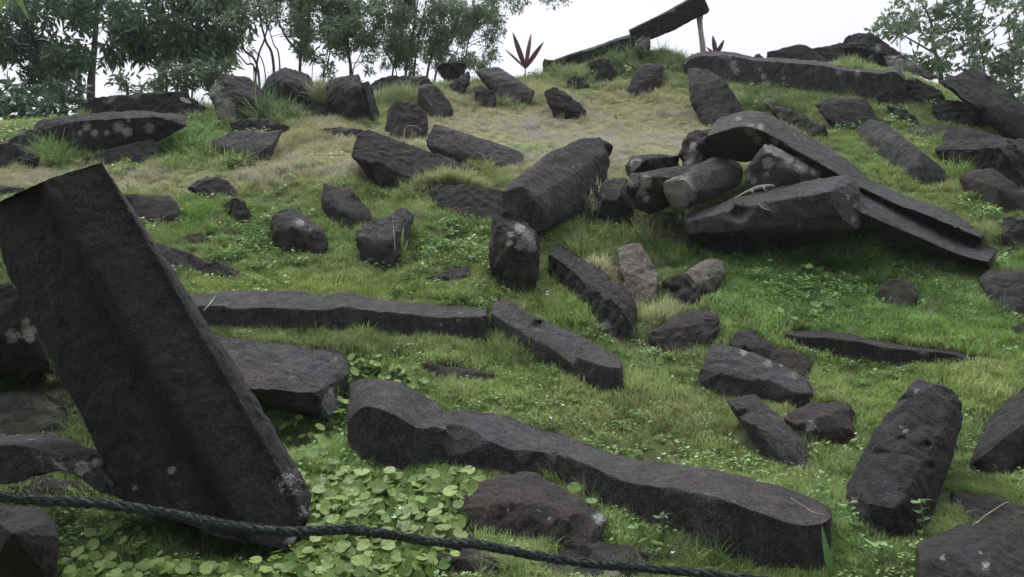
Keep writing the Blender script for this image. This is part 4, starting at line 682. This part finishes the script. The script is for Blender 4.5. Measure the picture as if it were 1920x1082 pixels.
# ---------------------------------------------------------------- trees beyond the crest
def bark_mat(name, a, b_):
    m, n, l, b = new_mat(name); g = n.new('ShaderNodeNewGeometry')
    l.new(ramp(n, l, noise(n, l, g.outputs['Position'], 30, 5, .7), [(.35, a), (.65, b_)]), b.inputs['Base Color']); b.inputs['Roughness'].default_value = .9; return m
def foliage_mat(name, a, b_, c_, trans=.35):
    m, n, l, b = new_mat(name); g = n.new('ShaderNodeNewGeometry'); f = noise(n, l, g.outputs['Position'], 1.4, 3); f2 = noise(n, l, g.outputs['Position'], 22, 2)
    c = ramp(n, l, math_(n, l, 'ADD', math_(n, l, 'MULTIPLY', f, .45), math_(n, l, 'MULTIPLY', f2, .55)), [(.36, a), (.50, b_), (.64, c_)])
    l.new(c, b.inputs['Base Color']); b.inputs['Roughness'].default_value = .42; b.inputs['Specular IOR Level'].default_value = .5
    t = n.new('ShaderNodeBsdfTranslucent'); l.new(c, t.inputs['Color']); ms = n.new('ShaderNodeMixShader'); ms.inputs[0].default_value = trans
    l.new(b.outputs[0], ms.inputs[1]); l.new(t.outputs[0], ms.inputs[2]); l.new(ms.outputs[0], n['Material Output'].inputs[0]); return m
bark = bark_mat('grey brown bark', (.05, .045, .04), (.13, .12, .11)); pale_bark = bark_mat('pale stem bark', (.10, .10, .09), (.24, .23, .20))
F_dark = foliage_mat('dark glossy leaves', (.042, .09, .060), (.085, .155, .092), (.17, .25, .14))
F_mid = foliage_mat('mid green leaves', (.07, .12, .07), (.11, .17, .095), (.18, .25, .14))
F_fine = foliage_mat('fine grey green leaves', (.10, .16, .10), (.16, .23, .14), (.25, .33, .21))
def leaves_mesh(name, cents, r_blob, n_twig, per, L, W, droop, seed):
    """leaf rosettes filling each clump: cents (k,3), r_blob (k,), n_twig (k,)"""
    r = np.random.default_rng(seed); T = []
    for c, rb_, nt_ in zip(cents, r_blob, n_twig):
        q = r.normal(size=(nt_, 3)); q /= np.linalg.norm(q, axis=1)[:, None]; rad = rb_ * (r.uniform(.15, 1, (nt_, 1)) ** .5) * (1 + .25 * r.normal(size=(nt_, 1)))
        tips = c + q * rad * np.array((1, .9, .8))
        for tp, dq in zip(tips, q):
            ax = dq * .6 + r.normal(size=3) * .45 + np.array((0, 0, .25)); ax /= np.linalg.norm(ax)
            for j in range(per):
                d = ax * .35 + r.normal(size=3) * .62 + np.array((0, 0, -droop)); d /= np.linalg.norm(d)
                s = np.cross(d, r.normal(size=3)); s /= np.linalg.norm(s); nrm = np.cross(d, s)
                l_ = L * r.uniform(.6, 1.25); w = W * r.uniform(.7, 1.15) / 2; b0 = tp + r.normal(size=3) * L * .30
                m1 = b0 + d * l_ * .45 + nrm * l_ * .03; tip = b0 + d * l_ + np.array((0, 0, -droop * .22 * l_))
                T.append([b0, m1 + s * w + nrm * w * .35, m1, m1 - s * w + nrm * w * .35, tip])
    return mesh_repeat(name, None, [(0, 2, 1), (0, 3, 2), (2, 4, 1), (3, 4, 2)], np.array(T))
def tree(name, label, Y, stems, blobs, lm, L, W, per, droop, seed, bk=None, br=.012, cat='tree', dY=1.2, twigk=1.0):
    """stems: [([(px,py)..], base radius)], blobs: (px, py, radius px, twigs[, dY])"""
    r = random.Random(seed); rd = np.random.default_rng(seed)
    x0, y0 = stems[0][0][0]; b0 = P(x0, y0, Y); zb = float(height(b0.x, Y)); b0.z = min(b0.z, zb + .05)
    root = empty(name, b0); tag(root, label, cat, kind='thing'); paths = []; nodes = []
    for pts, rad in stems:
        ext = list(pts); q0 = P(*ext[0], Y); z_ = float(height(q0.x, Y))
        pp = [tuple(P(px, py, Y + r.uniform(-.1, .1))) for px, py in ext]
        if z_ < q0.z - .05 and ext[0][1] > 100: pp = [(q0.x + .02, Y, z_ - .1)] + pp
        A = spline(pp, 6 * len(pp)); path = [(Vector(a), rad * (1 - .65 * i / len(A))) for i, a in enumerate(A)]; paths.append(path); nodes += [p for p, _ in path[len(path) // 3:]]
    C_, R_, N_ = [], [], []
    for bb in blobs:
        dy = bb[4] if len(bb) > 4 else r.uniform(-.5, .5) * dY; c = P(bb[0], bb[1], Y + dy); rr = bb[2] / F_ * Y
        C_.append(np.array(c)); R_.append(rr); N_.append(int(bb[3] * twigk)); nb = min(nodes, key=lambda p: (p - c).length + .4 * max(0, p.z - c.z))
        mid = (nb + c) / 2 + Vector((r.uniform(-.1, .1), r.uniform(-.1, .1), r.uniform(-.05, .12)))
        A = spline([tuple(nb), tuple(mid), tuple(c)], 9); paths.append([(Vector(a), br * (1 - .6 * i / 9)) for i, a in enumerate(A)])
        for k in range(5):
            q = c + Vector(rd.normal(size=3)) * rr * .55; paths.append([(c, br * .4), ((c + q) / 2 + Vector((0, 0, .02)), br * .3), (q, br * .2)])
    link('trunk', tube_mesh('trunk', paths, 6), bk or bark, root)
    link('crown', leaves_mesh('crown', C_, R_, N_, per, L, W, droop, seed), lm, root)
    return root
def cover(x0, y0, x1, y1, n_, rr, tw, seed, gaps=()):
    r = random.Random(seed); o = []
    while len(o) < n_:
        x, y = r.uniform(x0, x1), r.uniform(y0, y1)
        if any(math.hypot((x - gx_) / ga, (y - gy_) / gb) < 1 for gx_, gy_, ga, gb in gaps): continue
        o.append((x, y, rr * r.uniform(.7, 1.25), tw))
    return o
gapsL = [(182, 84, 22, 30), (248, 118, 26, 26), (118, 45, 24, 12), (20, 130, 50, 20), (195, 135, 32, 34), (150, 158, 20, 28), (70, 175, 26, 16), (10, 30, 12, 10), (265, 50, 14, 8), (250, 150, 14, 14)]
tree('broadleaf_tree', 'dark broadleaf tree with a straight slim trunk at the far left skyline', 12.6, [([(170, 190), (172, 140), (177, 90), (180, 40), (186, -30)], .075), ([(172, 130), (150, 90), (120, 60)], .03), ([(150, 172), (142, 130), (120, 90), (60, 70)], .04)],
     cover(-30, -40, 240, 60, 26, 34, 26, 1, gapsL) + cover(-30, 60, 165, 140, 18, 26, 24, 2, gapsL) + [(60, 80, 34, 40), (110, 95, 36, 40), (140, 105, 26, 26), (100, 130, 30, 30), (80, 150, 20, 16), (20, 95, 26, 26)], F_dark, .16, .056, 6, .5, 5, twigk=.75)
tree('broadleaf_tree', 'broadleaf tree with long drooping leaves, right of the straight slim trunk', 13.4, [([(300, 175), (310, 120), (320, 60), (330, -30)], .07), ([(320, 90), (370, 60), (410, 20)], .03), ([(310, 110), (260, 80), (235, 60)], .03), ([(318, 70), (380, 90), (405, 110)], .03)],
     cover(225, -40, 440, 70, 26, 34, 26, 3, gapsL) + cover(200, 60, 430, 112, 18, 26, 24, 4, gapsL) + [(400, 100, 26, 30), (370, 115, 24, 26), (300, 100, 26, 26), (215, 105, 14, 12), (425, 70, 20, 20)], F_dark, .18, .062, 6, .75, 6, twigk=.75)
tree('shrub', 'big-leaved shrub at the left skyline standing above the wedge stone', 11.2, [([(95, 215), (90, 190), (80, 160)], .03), ([(60, 215), (40, 185), (30, 160)], .025), ([(125, 210), (135, 180), (150, 150)], .025)],
     [(35, 165, 26, 22), (70, 180, 28, 22), (105, 175, 22, 20), (30, 200, 24, 22), (85, 205, 28, 26), (130, 190, 22, 18), (10, 215, 22, 20), (145, 165, 16, 10), (55, 222, 22, 20), (-10, 180, 24, 16), (110, 218, 26, 22), (150, 200, 14, 10)], F_dark, .19, .065, 6, .25, 7, twigk=.55, cat='shrub', dY=.5, br=.008)
tree('shrub', 'lighter feathery shrub along the skyline left of the scaly lichened rock', 11.8, [([(300, 180), (290, 160), (280, 145)], .02), ([(360, 180), (370, 150), (380, 130)], .02), ([(400, 170), (410, 145), (420, 125)], .02), ([(240, 182), (235, 160), (230, 145)], .02)],
     cover(205, 142, 420, 172, 16, 17, 16, 9, gapsL) + [(340, 135, 20, 22), (380, 130, 22, 26), (420, 128, 18, 18), (310, 135, 16, 14), (400, 145, 20, 20)], F_mid, .13, .04, 6, .2, 8, twigk=.6, cat='shrub', dY=.4, br=.006)
st = [([(480, 152), (460, 118), (432, 85), (418, 60)], .018), ([(486, 150), (457, 92), (437, 46), (426, -10)], .026), ([(479, 150), (496, 73), (508, 34), (516, -10)], .022), ([(498, 146), (468, 87), (455, 50)], .014), ([(514, 140), (498, 76), (489, 41), (484, -10)], .030), ([(525, 135), (512, 80), (496, 30)], .018), ([(476, 150), (470, 120), (462, 90)], .010)]
tree('sapling_clump', 'clump of thin leaning bare saplings against the bright sky above the domed rock', 12.8, st, cover(425, -30, 565, 40, 30, 19, 18, 11) + [(445, 40, 16, 16), (470, 45, 14, 12), (490, 30, 16, 14), (460, 70, 9, 5), (440, 80, 10, 6), (500, 45, 12, 8), (468, 100, 8, 4), (430, 105, 9, 4), (520, 35, 14, 12)], F_fine, .085, .030, 6, .2, 12, br=.006)
st = [([(562, 145), (563, 103), (540, 75), (522, 40), (505, -10)], .032), ([(563, 105), (570, 70), (580, 40), (575, -10)], .024), ([(563, 100), (590, 95), (620, 60)], .012), ([(606, 155), (615, 119), (620, 92), (640, 30)], .02), ([(585, 145), (590, 120), (592, 90)], .010)]
tree('slender_tree', 'slender forked tree with airy foliage rising behind the domed rock', 12.9, st, cover(540, -30, 665, 55, 30, 19, 22, 13) + cover(560, 40, 660, 105, 22, 15, 15, 14) + [(600, 110, 14, 9), (620, 125, 13, 9), (580, 100, 12, 8), (640, 105, 12, 8), (545, 60, 12, 8), (610, 140, 10, 6), (628, 150, 9, 5)], F_fine, .095, .030, 7, .2, 15, br=.006, twigk=1.3)
st = [([(659, 150), (652, 80), (650, -10)], .034), ([(661, 148), (672, 110), (690, 74), (705, 40)], .012), ([(656, 150), (653, 110), (640, 60)], .014)]
tree('slender_tree', 'slender straight tree with dense dark foliage directly behind the cube-like black rock', 12.6, st, cover(625, -30, 730, 85, 34, 17, 17, 16) + cover(690, 10, 770, 135, 14, 14, 9, 77) + [(670, 90, 14, 10), (690, 100, 12, 8), (640, 90, 14, 10), (705, 80, 14, 10), (680, 70, 16, 14), (720, 105, 12, 8)], F_fine, .09, .028, 7, .2, 17, br=.006, twigk=1.1)
st = [([(735, 150), (752, 60), (745, -10)], .022), ([(760, 150), (775, 60), (785, -10)], .028), ([(775, 150), (790, 50), (802, -10)], .022), ([(800, 150), (825, 50), (845, -10)], .026), ([(815, 150), (850, 70), (900, 10), (960, -20)], .022), ([(870, 150), (880, 70), (905, 20)], .016), ([(960, -20), (1005, -8), (1040, 2)], .010), ([(745, 150), (730, 110), (722, 90)], .012)]
tree('feathery_tree', 'many-stemmed tree with fine feathery leaves at the top centre, overhanging the sky', 12.7, st, cover(720, -30, 940, 60, 44, 22, 26, 18, [(712, 30, 16, 50)]) + cover(722, 55, 925, 135, 46, 17, 17, 19) + [(960, 10, 20, 18), (930, 40, 16, 12), (985, 3, 14, 8), (1035, 2, 12, 9), (1060, 2, 10, 6), (1015, -6, 10, 6), (940, 62, 12, 8), (925, 95, 12, 8), (760, 120, 18, 14), (830, 115, 16, 12), (880, 110, 16, 12), (720, 120, 12, 7), (770, 140, 14, 8), (950, -15, 24, 20)], F_fine, .085, .022, 8, .45, 20, br=.006, twigk=1.1)
st = [([(1768, 170), (1752, 90), (1745, 40), (1720, -10)], .035), ([(1762, 140), (1800, 90), (1850, 65), (1905, 20)], .022), ([(1752, 100), (1700, 70), (1650, 45)], .016), ([(1830, 175), (1845, 130), (1835, 60), (1850, 0)], .022), ([(1900, 190), (1900, 120), (1890, 50)], .022), ([(1748, 60), (1790, 30), (1840, -10)], .014), ([(1688, 105), (1690, 70), (1695, 55)], .006)]
tree('open_crowned_tree', 'open-crowned tree with rounded grey-green leaves at the right skyline', 12.2, st, cover(1670, -25, 1930, 60, 30, 20, 13, 21, [(1845, 35, 18, 14), (1890, 22, 12, 10), (1650, -20, 40, 22)]) + cover(1700, 60, 1930, 130, 26, 18, 13, 22, [(1800, 60, 14, 10)]) + cover(1830, 120, 1940, 190, 14, 17, 13, 23) + [(1655, 45, 12, 7), (1645, 52, 8, 5), (1668, 60, 10, 6), (1655, 72, 7, 4), (1670, 30, 14, 8), (1710, 110, 14, 10), (1740, 115, 14, 10), (1780, 135, 16, 12)], F_fine, .115, .062, 6, .1, 24, br=.007, twigk=.6)
tree('shrub', 'small dark shrub poking over the right edge of the great tilted slab', 11.0, [([(1905, 200), (1905, 190), (1903, 180)], .015)], [(1912, 188, 9, 14), (1900, 192, 7, 9), (1922, 182, 10, 12)], F_dark, .07, .03, 6, .1, 25, cat='shrub', dY=.2, br=.005)

# ---------------------------------------------------------------- red-leaved plants, prop, rope
def lance(p0, p1, width, sag, n_=10, twist=0.0, fold=.35):
    """one long pointed leaf from p0 to p1"""
    d = p1 - p0; L = d.length; side = d.cross(Vector((0, 1, 0.001)))
    side = (side if side.length > 1e-4 else Vector((1, 0, 0))).normalized(); side = Matrix.Rotation(twist, 3, d) @ side; nrm = side.cross(d).normalized()
    V, Fc = [], []
    for i in range(n_ + 1):
        t = i / n_; w = width / 2 * (sin(pi * min(1, t * .92 + .08)) ** .75) * (1 - .25 * t) + .001
        c = p0 + d * t + nrm * (sag * L * 4 * t * (1 - t)) * -1
        V += [c + side * w + nrm * w * fold, c, c - side * w + nrm * w * fold]
    for i in range(n_):
        a = i * 3; Fc += [(a, a + 1, a + 4, a + 3), (a + 1, a + 2, a + 5, a + 4)]
    me = bpy.data.meshes.new('leaf'); me.from_pydata([tuple(v) for v in V], [], Fc); me.update(); me.polygons.foreach_set('use_smooth', np.ones(len(Fc), dtype=bool))
    return me
def simple(name, col, rough=.6, trans=0.0, var=.3, sc=25):
    m, n, l, b = new_mat(name); g = n.new('ShaderNodeNewGeometry')
    c = ramp(n, l, noise(n, l, g.outputs['Position'], sc, 5, .7), [(.3, tuple(v * (1 - var) for v in col)), (.7, tuple(min(1, v * (1 + var)) for v in col))])
    l.new(c, b.inputs['Base Color']); b.inputs['Roughness'].default_value = rough
    if trans:
        t = n.new('ShaderNodeBsdfTranslucent'); l.new(c, t.inputs['Color']); ms = n.new('ShaderNodeMixShader'); ms.inputs[0].default_value = trans
        l.new(b.outputs[0], ms.inputs[1]); l.new(t.outputs[0], ms.inputs[2]); l.new(ms.outputs[0], n['Material Output'].inputs[0])
    return m
red = simple('dark red leaf', (.10, .038, .040), .45, .3); pale_red = simple('greyed leaf', (.16, .13, .11), .6, .3)
def leaf_plant(name, label, cat, Y, foot, tips, mats, wpx, group=None, stem_top=None):
    b0 = P(*foot, Y); root = empty(name, b0); tag(root, label, cat, group, 'thing'); top = P(*(stem_top or foot), Y)
    down = Vector((b0.x, b0.y, min(b0.z, float(height(b0.x, b0.y))) - .05))
    link('stem', tube_mesh('stem', [[(down, .012), ((down + top) / 2, .011), (top, .008)]], 7), pale_bark, root)
    for i, (tx_, ty_, dy, w) in enumerate(tips):
        link('leaf', lance(top, P(tx_, ty_, Y + dy), w / F_ * Y, .05, twist=random.uniform(-.3, .3)), mats[i % len(mats)], root)
leaf_plant('red_leaved_plant', 'tall red-leaved plant with four long pointed leaves alone on the skyline', 'plant', 11.6, (984, 140), [(961, 60, .05, 11), (996, 62, .25, 9), (1020, 78, -.05, 10), (946, 92, .05, 5)], [red, red, red, pale_red, pale_red], 9, stem_top=(985, 128))
leaf_plant('red_leaved_plant', 'smaller red-leaved plant showing its tips behind the skyline beam beside the wooden prop', 'plant', 11.8, (1343, 112), [(1336, 66, .05, 10), (1358, 74, 0, 9), (1324, 88, .05, 7), (1350, 88, -.05, 5)], [red], 9, stem_top=(1343, 104))
wood = simple('weathered pale wood', (.34, .32, .29), .8, 0, .25, 40)
pr = link('wooden_prop', tube_mesh('wooden_prop', [[(P(1311, 26, 11.55), .040), (P(1312, 31, 11.55), .052), (P(1312, 40, 11.55), .040), (P(1314, 60, 11.52), .036), (P(1317, 80, 11.5), .041), (P(1319, 102, 11.5), .043), (P(1321, 135, 11.5), .045)]], 12), wood)
tag(pr, 'pale crooked wooden pole propping up the raised stone beam against the sky', 'prop', kind='thing')
# rope of three twisted fibre strands, sagging across the foreground
rp = spline([(-60, 915, 1.62), (0, 930, 1.65), (60, 937, 1.68), (200, 946, 1.72), (330, 966, 1.75), (420, 984, 1.78), (540, 997, 1.80), (640, 993, 1.82), (720, 1001, 1.84), (800, 1014, 1.86), (900, 1022, 1.88), (1000, 1041, 1.90), (1100, 1056, 1.92), (1200, 1064, 1.94), (1350, 1079, 1.97), (1500, 1096, 2.0)], 420)
ctr = [P(*a) for a in rp]; paths = []
for s_ in range(3):
    path = []
    for i, c in enumerate(ctr):
        d = (ctr[min(i + 1, len(ctr) - 1)] - ctr[max(i - 1, 0)]).normalized(); u = d.cross(Vector((0, 0, 1))).normalized(); v = d.cross(u)
        a = i * .40 + s_ * 2 * pi / 3; rr = .0052 * (1 + .18 * sin(i * .9 + s_)); path.append((c + (u * cos(a) + v * sin(a)) * rr, .0048 * (1 + .55 * sin(i * 1.7 + s_ * 2) * random.random() + .15 * random.random())))
    paths.append(path)
for i in range(5000):                      # frayed fibres
    k = random.randrange(3, len(ctr) - 8); c = ctr[k]; d = (ctr[k + 3] - c).normalized(); o = Vector((random.gauss(0, 1), random.gauss(0, 1), random.gauss(0, 1))).normalized()
    p0 = c + o * .0068; p1 = p0 + d * random.uniform(.01, .035) * random.choice((-1, 1)) + o * random.uniform(-.001, .007); paths.append([(p0, .0012), ((p0 + p1) / 2 + o * .002, .0009), (p1, .0004)])
thick = tube_mesh('rope', paths, 6)
rope_m = simple('blackish green rope fibre', (.036, .044, .042), .95, 0, .8, 220)
tag(link('rope', thick, rope_m), 'blackish twisted fibre rope strung across the bottom of the view', 'rope', kind='thing')

# ---------------------------------------------------------------- what lies on the stones
bpy.context.view_layer.update(); DG = bpy.context.evaluated_depsgraph_get()
def surf(px, py):
    d = P(px, py, 1.0).normalized(); hit, loc, nrm, *_ = S.ray_cast(DG, Vector((0, 0, 0)) + d * 2.0, d)
    return (loc, nrm) if hit else (G(px, py), Vector((0, 0, 1)))
def skin_mesh(name, nodes, edges, mat, sub=1):
    me = bpy.data.meshes.new(name); me.from_pydata([tuple(p) for p, _ in nodes], edges, []); o = bpy.data.objects.new(name, me); C.objects.link(o)
    sk = o.modifiers.new('s', 'SKIN'); me.skin_vertices.new() if not me.skin_vertices else None
    for i, (_, r) in enumerate(nodes): me.skin_vertices[0].data[i].radius = (r, r) if not isinstance(r, tuple) else r
    me.skin_vertices[0].data[0].use_root = True; sb = o.modifiers.new('b', 'SUBSURF'); sb.levels = sub; sb.render_levels = sub
    bpy.context.view_layer.update(); m2 = bpy.data.meshes.new_from_object(o.evaluated_get(bpy.context.evaluated_depsgraph_get())); o.modifiers.clear(); o.data = m2; m2.name = name
    m2.polygons.foreach_set('use_smooth', np.ones(len(m2.polygons), dtype=bool)); m2.materials.clear(); m2.materials.append(mat); return o
YL = surf(1412, 364)[0].y + .03
lz = [((1419, 353), .020), ((1408, 356), .015), ((1398, 361), .010), ((1385, 368), .006), ((1373, 374), .003), ((1430, 350), .021), ((1440, 348.5), .014), ((1447, 348.5), .013), ((1453, 350), .006),
      ((1411, 360), .006), ((1414, 364), .004), ((1420, 363), .003), ((1432, 354), .006), ((1436, 358), .004), ((1441, 356), .003)]
nodes = [(P(px, py, YL - (.03 if i in (9, 10, 11, 12, 13, 14) else 0)), r) for i, ((px, py), r) in enumerate(lz)]
bodyc = nodes[0][0].copy()
lm_ = simple('pale dry scaly skin', (.36, .35, .32), .6, 0, .2, 90)
lo = skin_mesh('lizard', nodes, [(0, 1), (1, 2), (2, 3), (3, 4), (0, 5), (5, 6), (6, 7), (7, 8), (1, 9), (9, 10), (10, 11), (5, 12), (12, 13), (13, 14)], lm_)
tag(lo, 'pale slim lizard stretched along the top of the massive overhanging column', 'lizard', kind='thing')
straw = simple('dry straw', (.46, .43, .33), .8, .15, .2, 60)
def stalk(label, pts, rad=.0022, lift=.02, name='dry_stalk', mat=None):
    A = spline(pts, 14) if len(pts) > 2 else np.array([np.array(pts[0]) * (1 - t) + np.array(pts[1]) * t for t in np.linspace(0, 1, 8)])
    ys = [surf(a[0], a[1])[0].y for a in A]; y_ = float(np.median(ys)) - lift; y0, y1 = ys[0], ys[-1]
    pth = [(P(a[0], a[1], min(y_, ys[i] - lift)), rad * (1 - .6 * i / len(A))) for i, a in enumerate(A)]
    tag(link(name, tube_mesh(name, [pth], 5), mat or straw), label, 'stalk', kind='thing')
stalk('pale bent straw sticking up before the left end of the long horizontal column', [(381, 583), (395, 568), (410, 547), (430, 531)], .0045)
stalk('pale straw arching over the flat top of the bottom right corner stone', [(1825, 985), (1850, 965), (1885, 943), (1895, 944)], .0025)
stalk('thin straw lying along the right end of the very long low column', [(1483, 934), (1505, 948), (1525, 960), (1546, 965)], .0022)
stalk('short straw upright on the pointed brown stone at the bottom edge', [(798, 1069), (803, 1052), (813, 1022)], .0025)
stalk('tiny forked pale twig on the face of the massive overhanging column', [(1422, 382), (1430, 390), (1443, 394)], .006)
stalk('thin dark stem rising from the grass beside the tilted undercut block', [(741, 470), (738, 430), (734, 395)], .003)
stalk('two-tone dry stalk curled in front of the big dull block', [(757, 262), (760, 240), (778, 236), (790, 243)], .005)
def dry_leaf(label, px, py, L, ang, mat):
    p, n_ = surf(px, py); q = P(px + L * cos(ang), py - L * sin(ang), p.y); p2 = P(px - L * cos(ang), py + L * sin(ang), p.y - .01)
    o = link('dry_leaf', lance(p2 - Vector((0, .02, -.004)), q - Vector((0, .02, -.004)), (q - p2).length * .42, .12, twist=random.uniform(.3, .9)), mat); tag(o, label, 'leaf', kind='thing')
brown_leaf = simple('brown dead leaf', (.17, .13, .10), .8, .2); grey_leaf = simple('grey dead leaf', (.38, .36, .30), .8, .2)
dry_leaf('brown dead leaf on the grass at the foot of the tall tapering column', 1636, 1003, 15, -.9, brown_leaf)
dry_leaf('small dark dead leaf upright on the straw-coloured lawn', 1155, 222, 6, -1.0, brown_leaf)
dry_leaf('long pale dead leaf lying on the lawn left of the smooth sliding column', 1245, 217, 18, -.4, grey_leaf)
dry_leaf('small grey dead leaf on the lawn above the straight flat-topped column', 925, 257, 7, .1, grey_leaf)
dry_leaf('pale curled leaf lying on the right end of the big lichened beam', 350, 190, 12, -.4, grey_leaf)

# individual plants that stand out of the turf
green = simple('fresh green leaf', (.17, .29, .09), .5, .3); green2 = simple('deep green leaf', (.10, .19, .07), .5, .3); yel = simple('yellow green strap leaf', (.26, .36, .12), .5, .35)
def weed(name, label, foot, top, pairs, llen, mat, flower=False, cat='weed'):
    f_ = G(*foot); f_.y -= .02; Y = f_.y; root = empty(name, f_); tag(root, label, cat, kind='thing'); t_ = P(*top, Y)
    link('stem', tube_mesh('stem', [[(f_ - Vector((0, 0, .03)), .0035), ((f_ + t_) / 2 + Vector((.006, 0, 0)), .003), (t_, .002)]], 6), mat, root)
    for i in range(pairs):
        c = f_.lerp(t_, (i + 1) / pairs); a = i * 1.5 + random.uniform(0, .6); k = 2 if i < pairs - 1 else 5
        for j in range(k):
            b_ = a + 2 * pi * j / k; e = c + Vector((cos(b_), sin(b_), random.uniform(-.1, .4))) * llen * random.uniform(.7, 1.1); link('leaf', lance(c, e, llen * .42, -.08, 6, 1.3), mat, root)
    if flower:
        for j in range(5):
            b_ = j * 1.2566; link('petal', lance(t_, t_ + Vector((cos(b_) * .012, -.006, .006 + sin(b_) * .012)), .008, 0, 4), flower_m, root)
weed('leafy_weed', 'upright weed with a crown of pointed leaves between the two lower right stones', (1728, 1010), (1726, 940), 4, .05, green)
weed('leafy_weed', 'green weed with a white flower in the gap right of the angular brown boulder', (1240, 1020), (1242, 968), 4, .045, green2, True)
weed('leafy_weed', 'low fresh weed left of the white-flowered one', (1200, 1010), (1198, 985), 3, .05, green)
weed('leafy_weed', 'leafy weed pushing up at the right end of the very long low column', (1600, 1000), (1590, 945), 5, .045, green)
weed('leafy_weed', 'small weed below the black end of the tall tapering column', (1655, 1060), (1650, 1020), 4, .05, green)
def strap(name, label, foot, tips, w, mat):
    f_ = G(*foot); f_.y -= .02; root = empty(name, f_); tag(root, label, 'plant', kind='thing')
    for (x, y, dy) in tips: link('leaf', lance(f_, P(x, y, f_.y + dy), w, .10, 9, random.uniform(-.4, .4)), mat, root)
strap('strap_leaved_plant', 'yellow-green strap-leaved plant at the right of the tilted undercut block', (750, 488), [(733, 455, 0), (742, 447, .03), (757, 425, 0), (765, 450, -.03), (772, 470, 0), (735, 470, -.05), (760, 462, -.05), (728, 440, .04)], .028, yel)
strap('broad_grass_blade', 'one broad grass blade before the right end face of the very long low column', (1556, 1085), [(1541, 985, -.03), (1552, 1020, .02)], .022, green2)
strap('bright_grass_clump', 'bright upright grass clump beside the diagonal column below the lichen-ringed stone', (1100, 612), [(1100, 565, 0), (1085, 590, 0), (1112, 590, 0), (1078, 580, .03), (1120, 600, 0), (1093, 575, 0)], .022, yel)
strap('bright_grass_clump', 'small bright grass clump on the turf below the rounded brown stone', (1236, 690), [(1238, 655, 0), (1230, 668, 0), (1244, 672, 0)], .02, yel)
# a branch of big strap leaves hanging into the top left corner
root = empty('hanging_plant', P(-30, -40, 4.2)); tag(root, 'light green big strap leaves hanging into the top left corner', 'plant', kind='thing')
tp = P(-10, -60, 4.2); link('stem', tube_mesh('stem', [[(P(-160, -420, 4.3), .02), (P(-60, -200, 4.25), .016), (tp, .012)]], 7), green2, root)
for x, y, w in ((-6, 42, .075), (28, -4, .09), (54, 36, .035), (14, 14, .06)): link('leaf', lance(P(x * .2 + 8, -46, 4.2), P(x, y, 4.15), w, .06, 10, .1), green, root)
# white flowers and seed heads speckled over the turf
def speck(name, seed, r_, n_, h0, h1):
    q = np.random.default_rng(seed); V, Fc = [], []
    for i in range(n_):
        x, y = q.normal(size=2) * .02; h = q.uniform(h0, h1); b0 = len(V); V += [(x - .0006, y, 0), (x + .0006, y, 0), (x, y, h)]; Fc.append((b0, b0 + 1, b0 + 2))
        for k in range(4):
            a = 2 * pi * k / 4 + q.uniform(0, 1); b1 = len(V); V += [(x, y, h), (x + r_ * cos(a) - r_ * .4 * sin(a), y + r_ * sin(a) + r_ * .4 * cos(a), h + r_ * .5), (x + r_ * cos(a) + r_ * .4 * sin(a), y + r_ * sin(a) - r_ * .4 * cos(a), h + r_ * .4)]; Fc.append((b1, b1 + 1, b1 + 2))
    me = bpy.data.meshes.new(name); me.from_pydata(V, [], Fc); me.update(); me.materials.append(flower_m); return bpy.data.objects.new(name, me)
fl = [speck('flower_speck', 80 + i, .0075, 2, .05, .12) for i in range(3)]
p_ = ground_pts(2600); qx, qy = proj(p_); wgt = .02 + .0 * qx
for x, y, rx, ry, w in ((950, 730, 120, 40, .5), (1100, 770, 200, 40, .3), (1000, 570, 100, 30, .4), (1680, 680, 160, 22, .6), (1600, 640, 100, 20, .3), (440, 620, 60, 12, .4), (820, 420, 90, 60, .2), (1700, 560, 160, 50, .25), (640, 440, 120, 50, .25), (1630, 250, 40, 20, .3), (700, 700, 100, 30, .3), (1450, 800, 200, 60, .2), (550, 1000, 300, 60, .12)):
    wgt = wgt + w * np.exp(-((qx - x) / rx) ** 2 - ((qy - y) / ry) ** 2)
k = (rng.uniform(size=len(p_)) < wgt) & ~np.array([under_stone(q_) for q_ in p_]); p_ = p_[k]; n_ = len(p_)
scatter('white_flowers', 'tiny white flowers and seed heads speckled through the turf', 'flowers', fl, p_, np.stack([rng.normal(0, .3, n_), rng.normal(0, .3, n_), rng.uniform(0, 6, n_)], -1), np.repeat(rng.uniform(.8, 1.5, n_)[:, None], 3, 1), np.ones((n_, 3)), rng.integers(0, 3, n_))
print('flowers', n_)

for a_ in DEFER: make_scatter(*a_)

# ---------------------------------------------------------------- added air volume imitating a lens flare veil
bm = bmesh.new(); bmesh.ops.create_cube(bm, size=1.0)
for v in bm.verts: v.co = Vector((v.co.x * 2300, v.co.y * 2300, -8.0 if v.co.z < 0 else 9.5))
hz = bpy.data.meshes.new('flare_veil'); bm.to_mesh(hz); bm.free()
hm = bpy.data.materials.new('flare veil air'); hm.use_nodes = True; hn = hm.node_tree; hn.nodes.clear()
ho = hn.nodes.new('ShaderNodeOutputMaterial'); hv = hn.nodes.new('ShaderNodeVolumePrincipled'); hv.inputs['Color'].default_value = (.90, .93, 1.0, 1); hv.inputs['Density'].default_value = FLARE_VEIL
hn.links.new(hv.outputs[0], ho.inputs['Volume']); tag(link('flare_veil', hz, hm), 'thin volume added as a lens flare veil over the trees and the crest', 'flare_veil', kind='stuff')
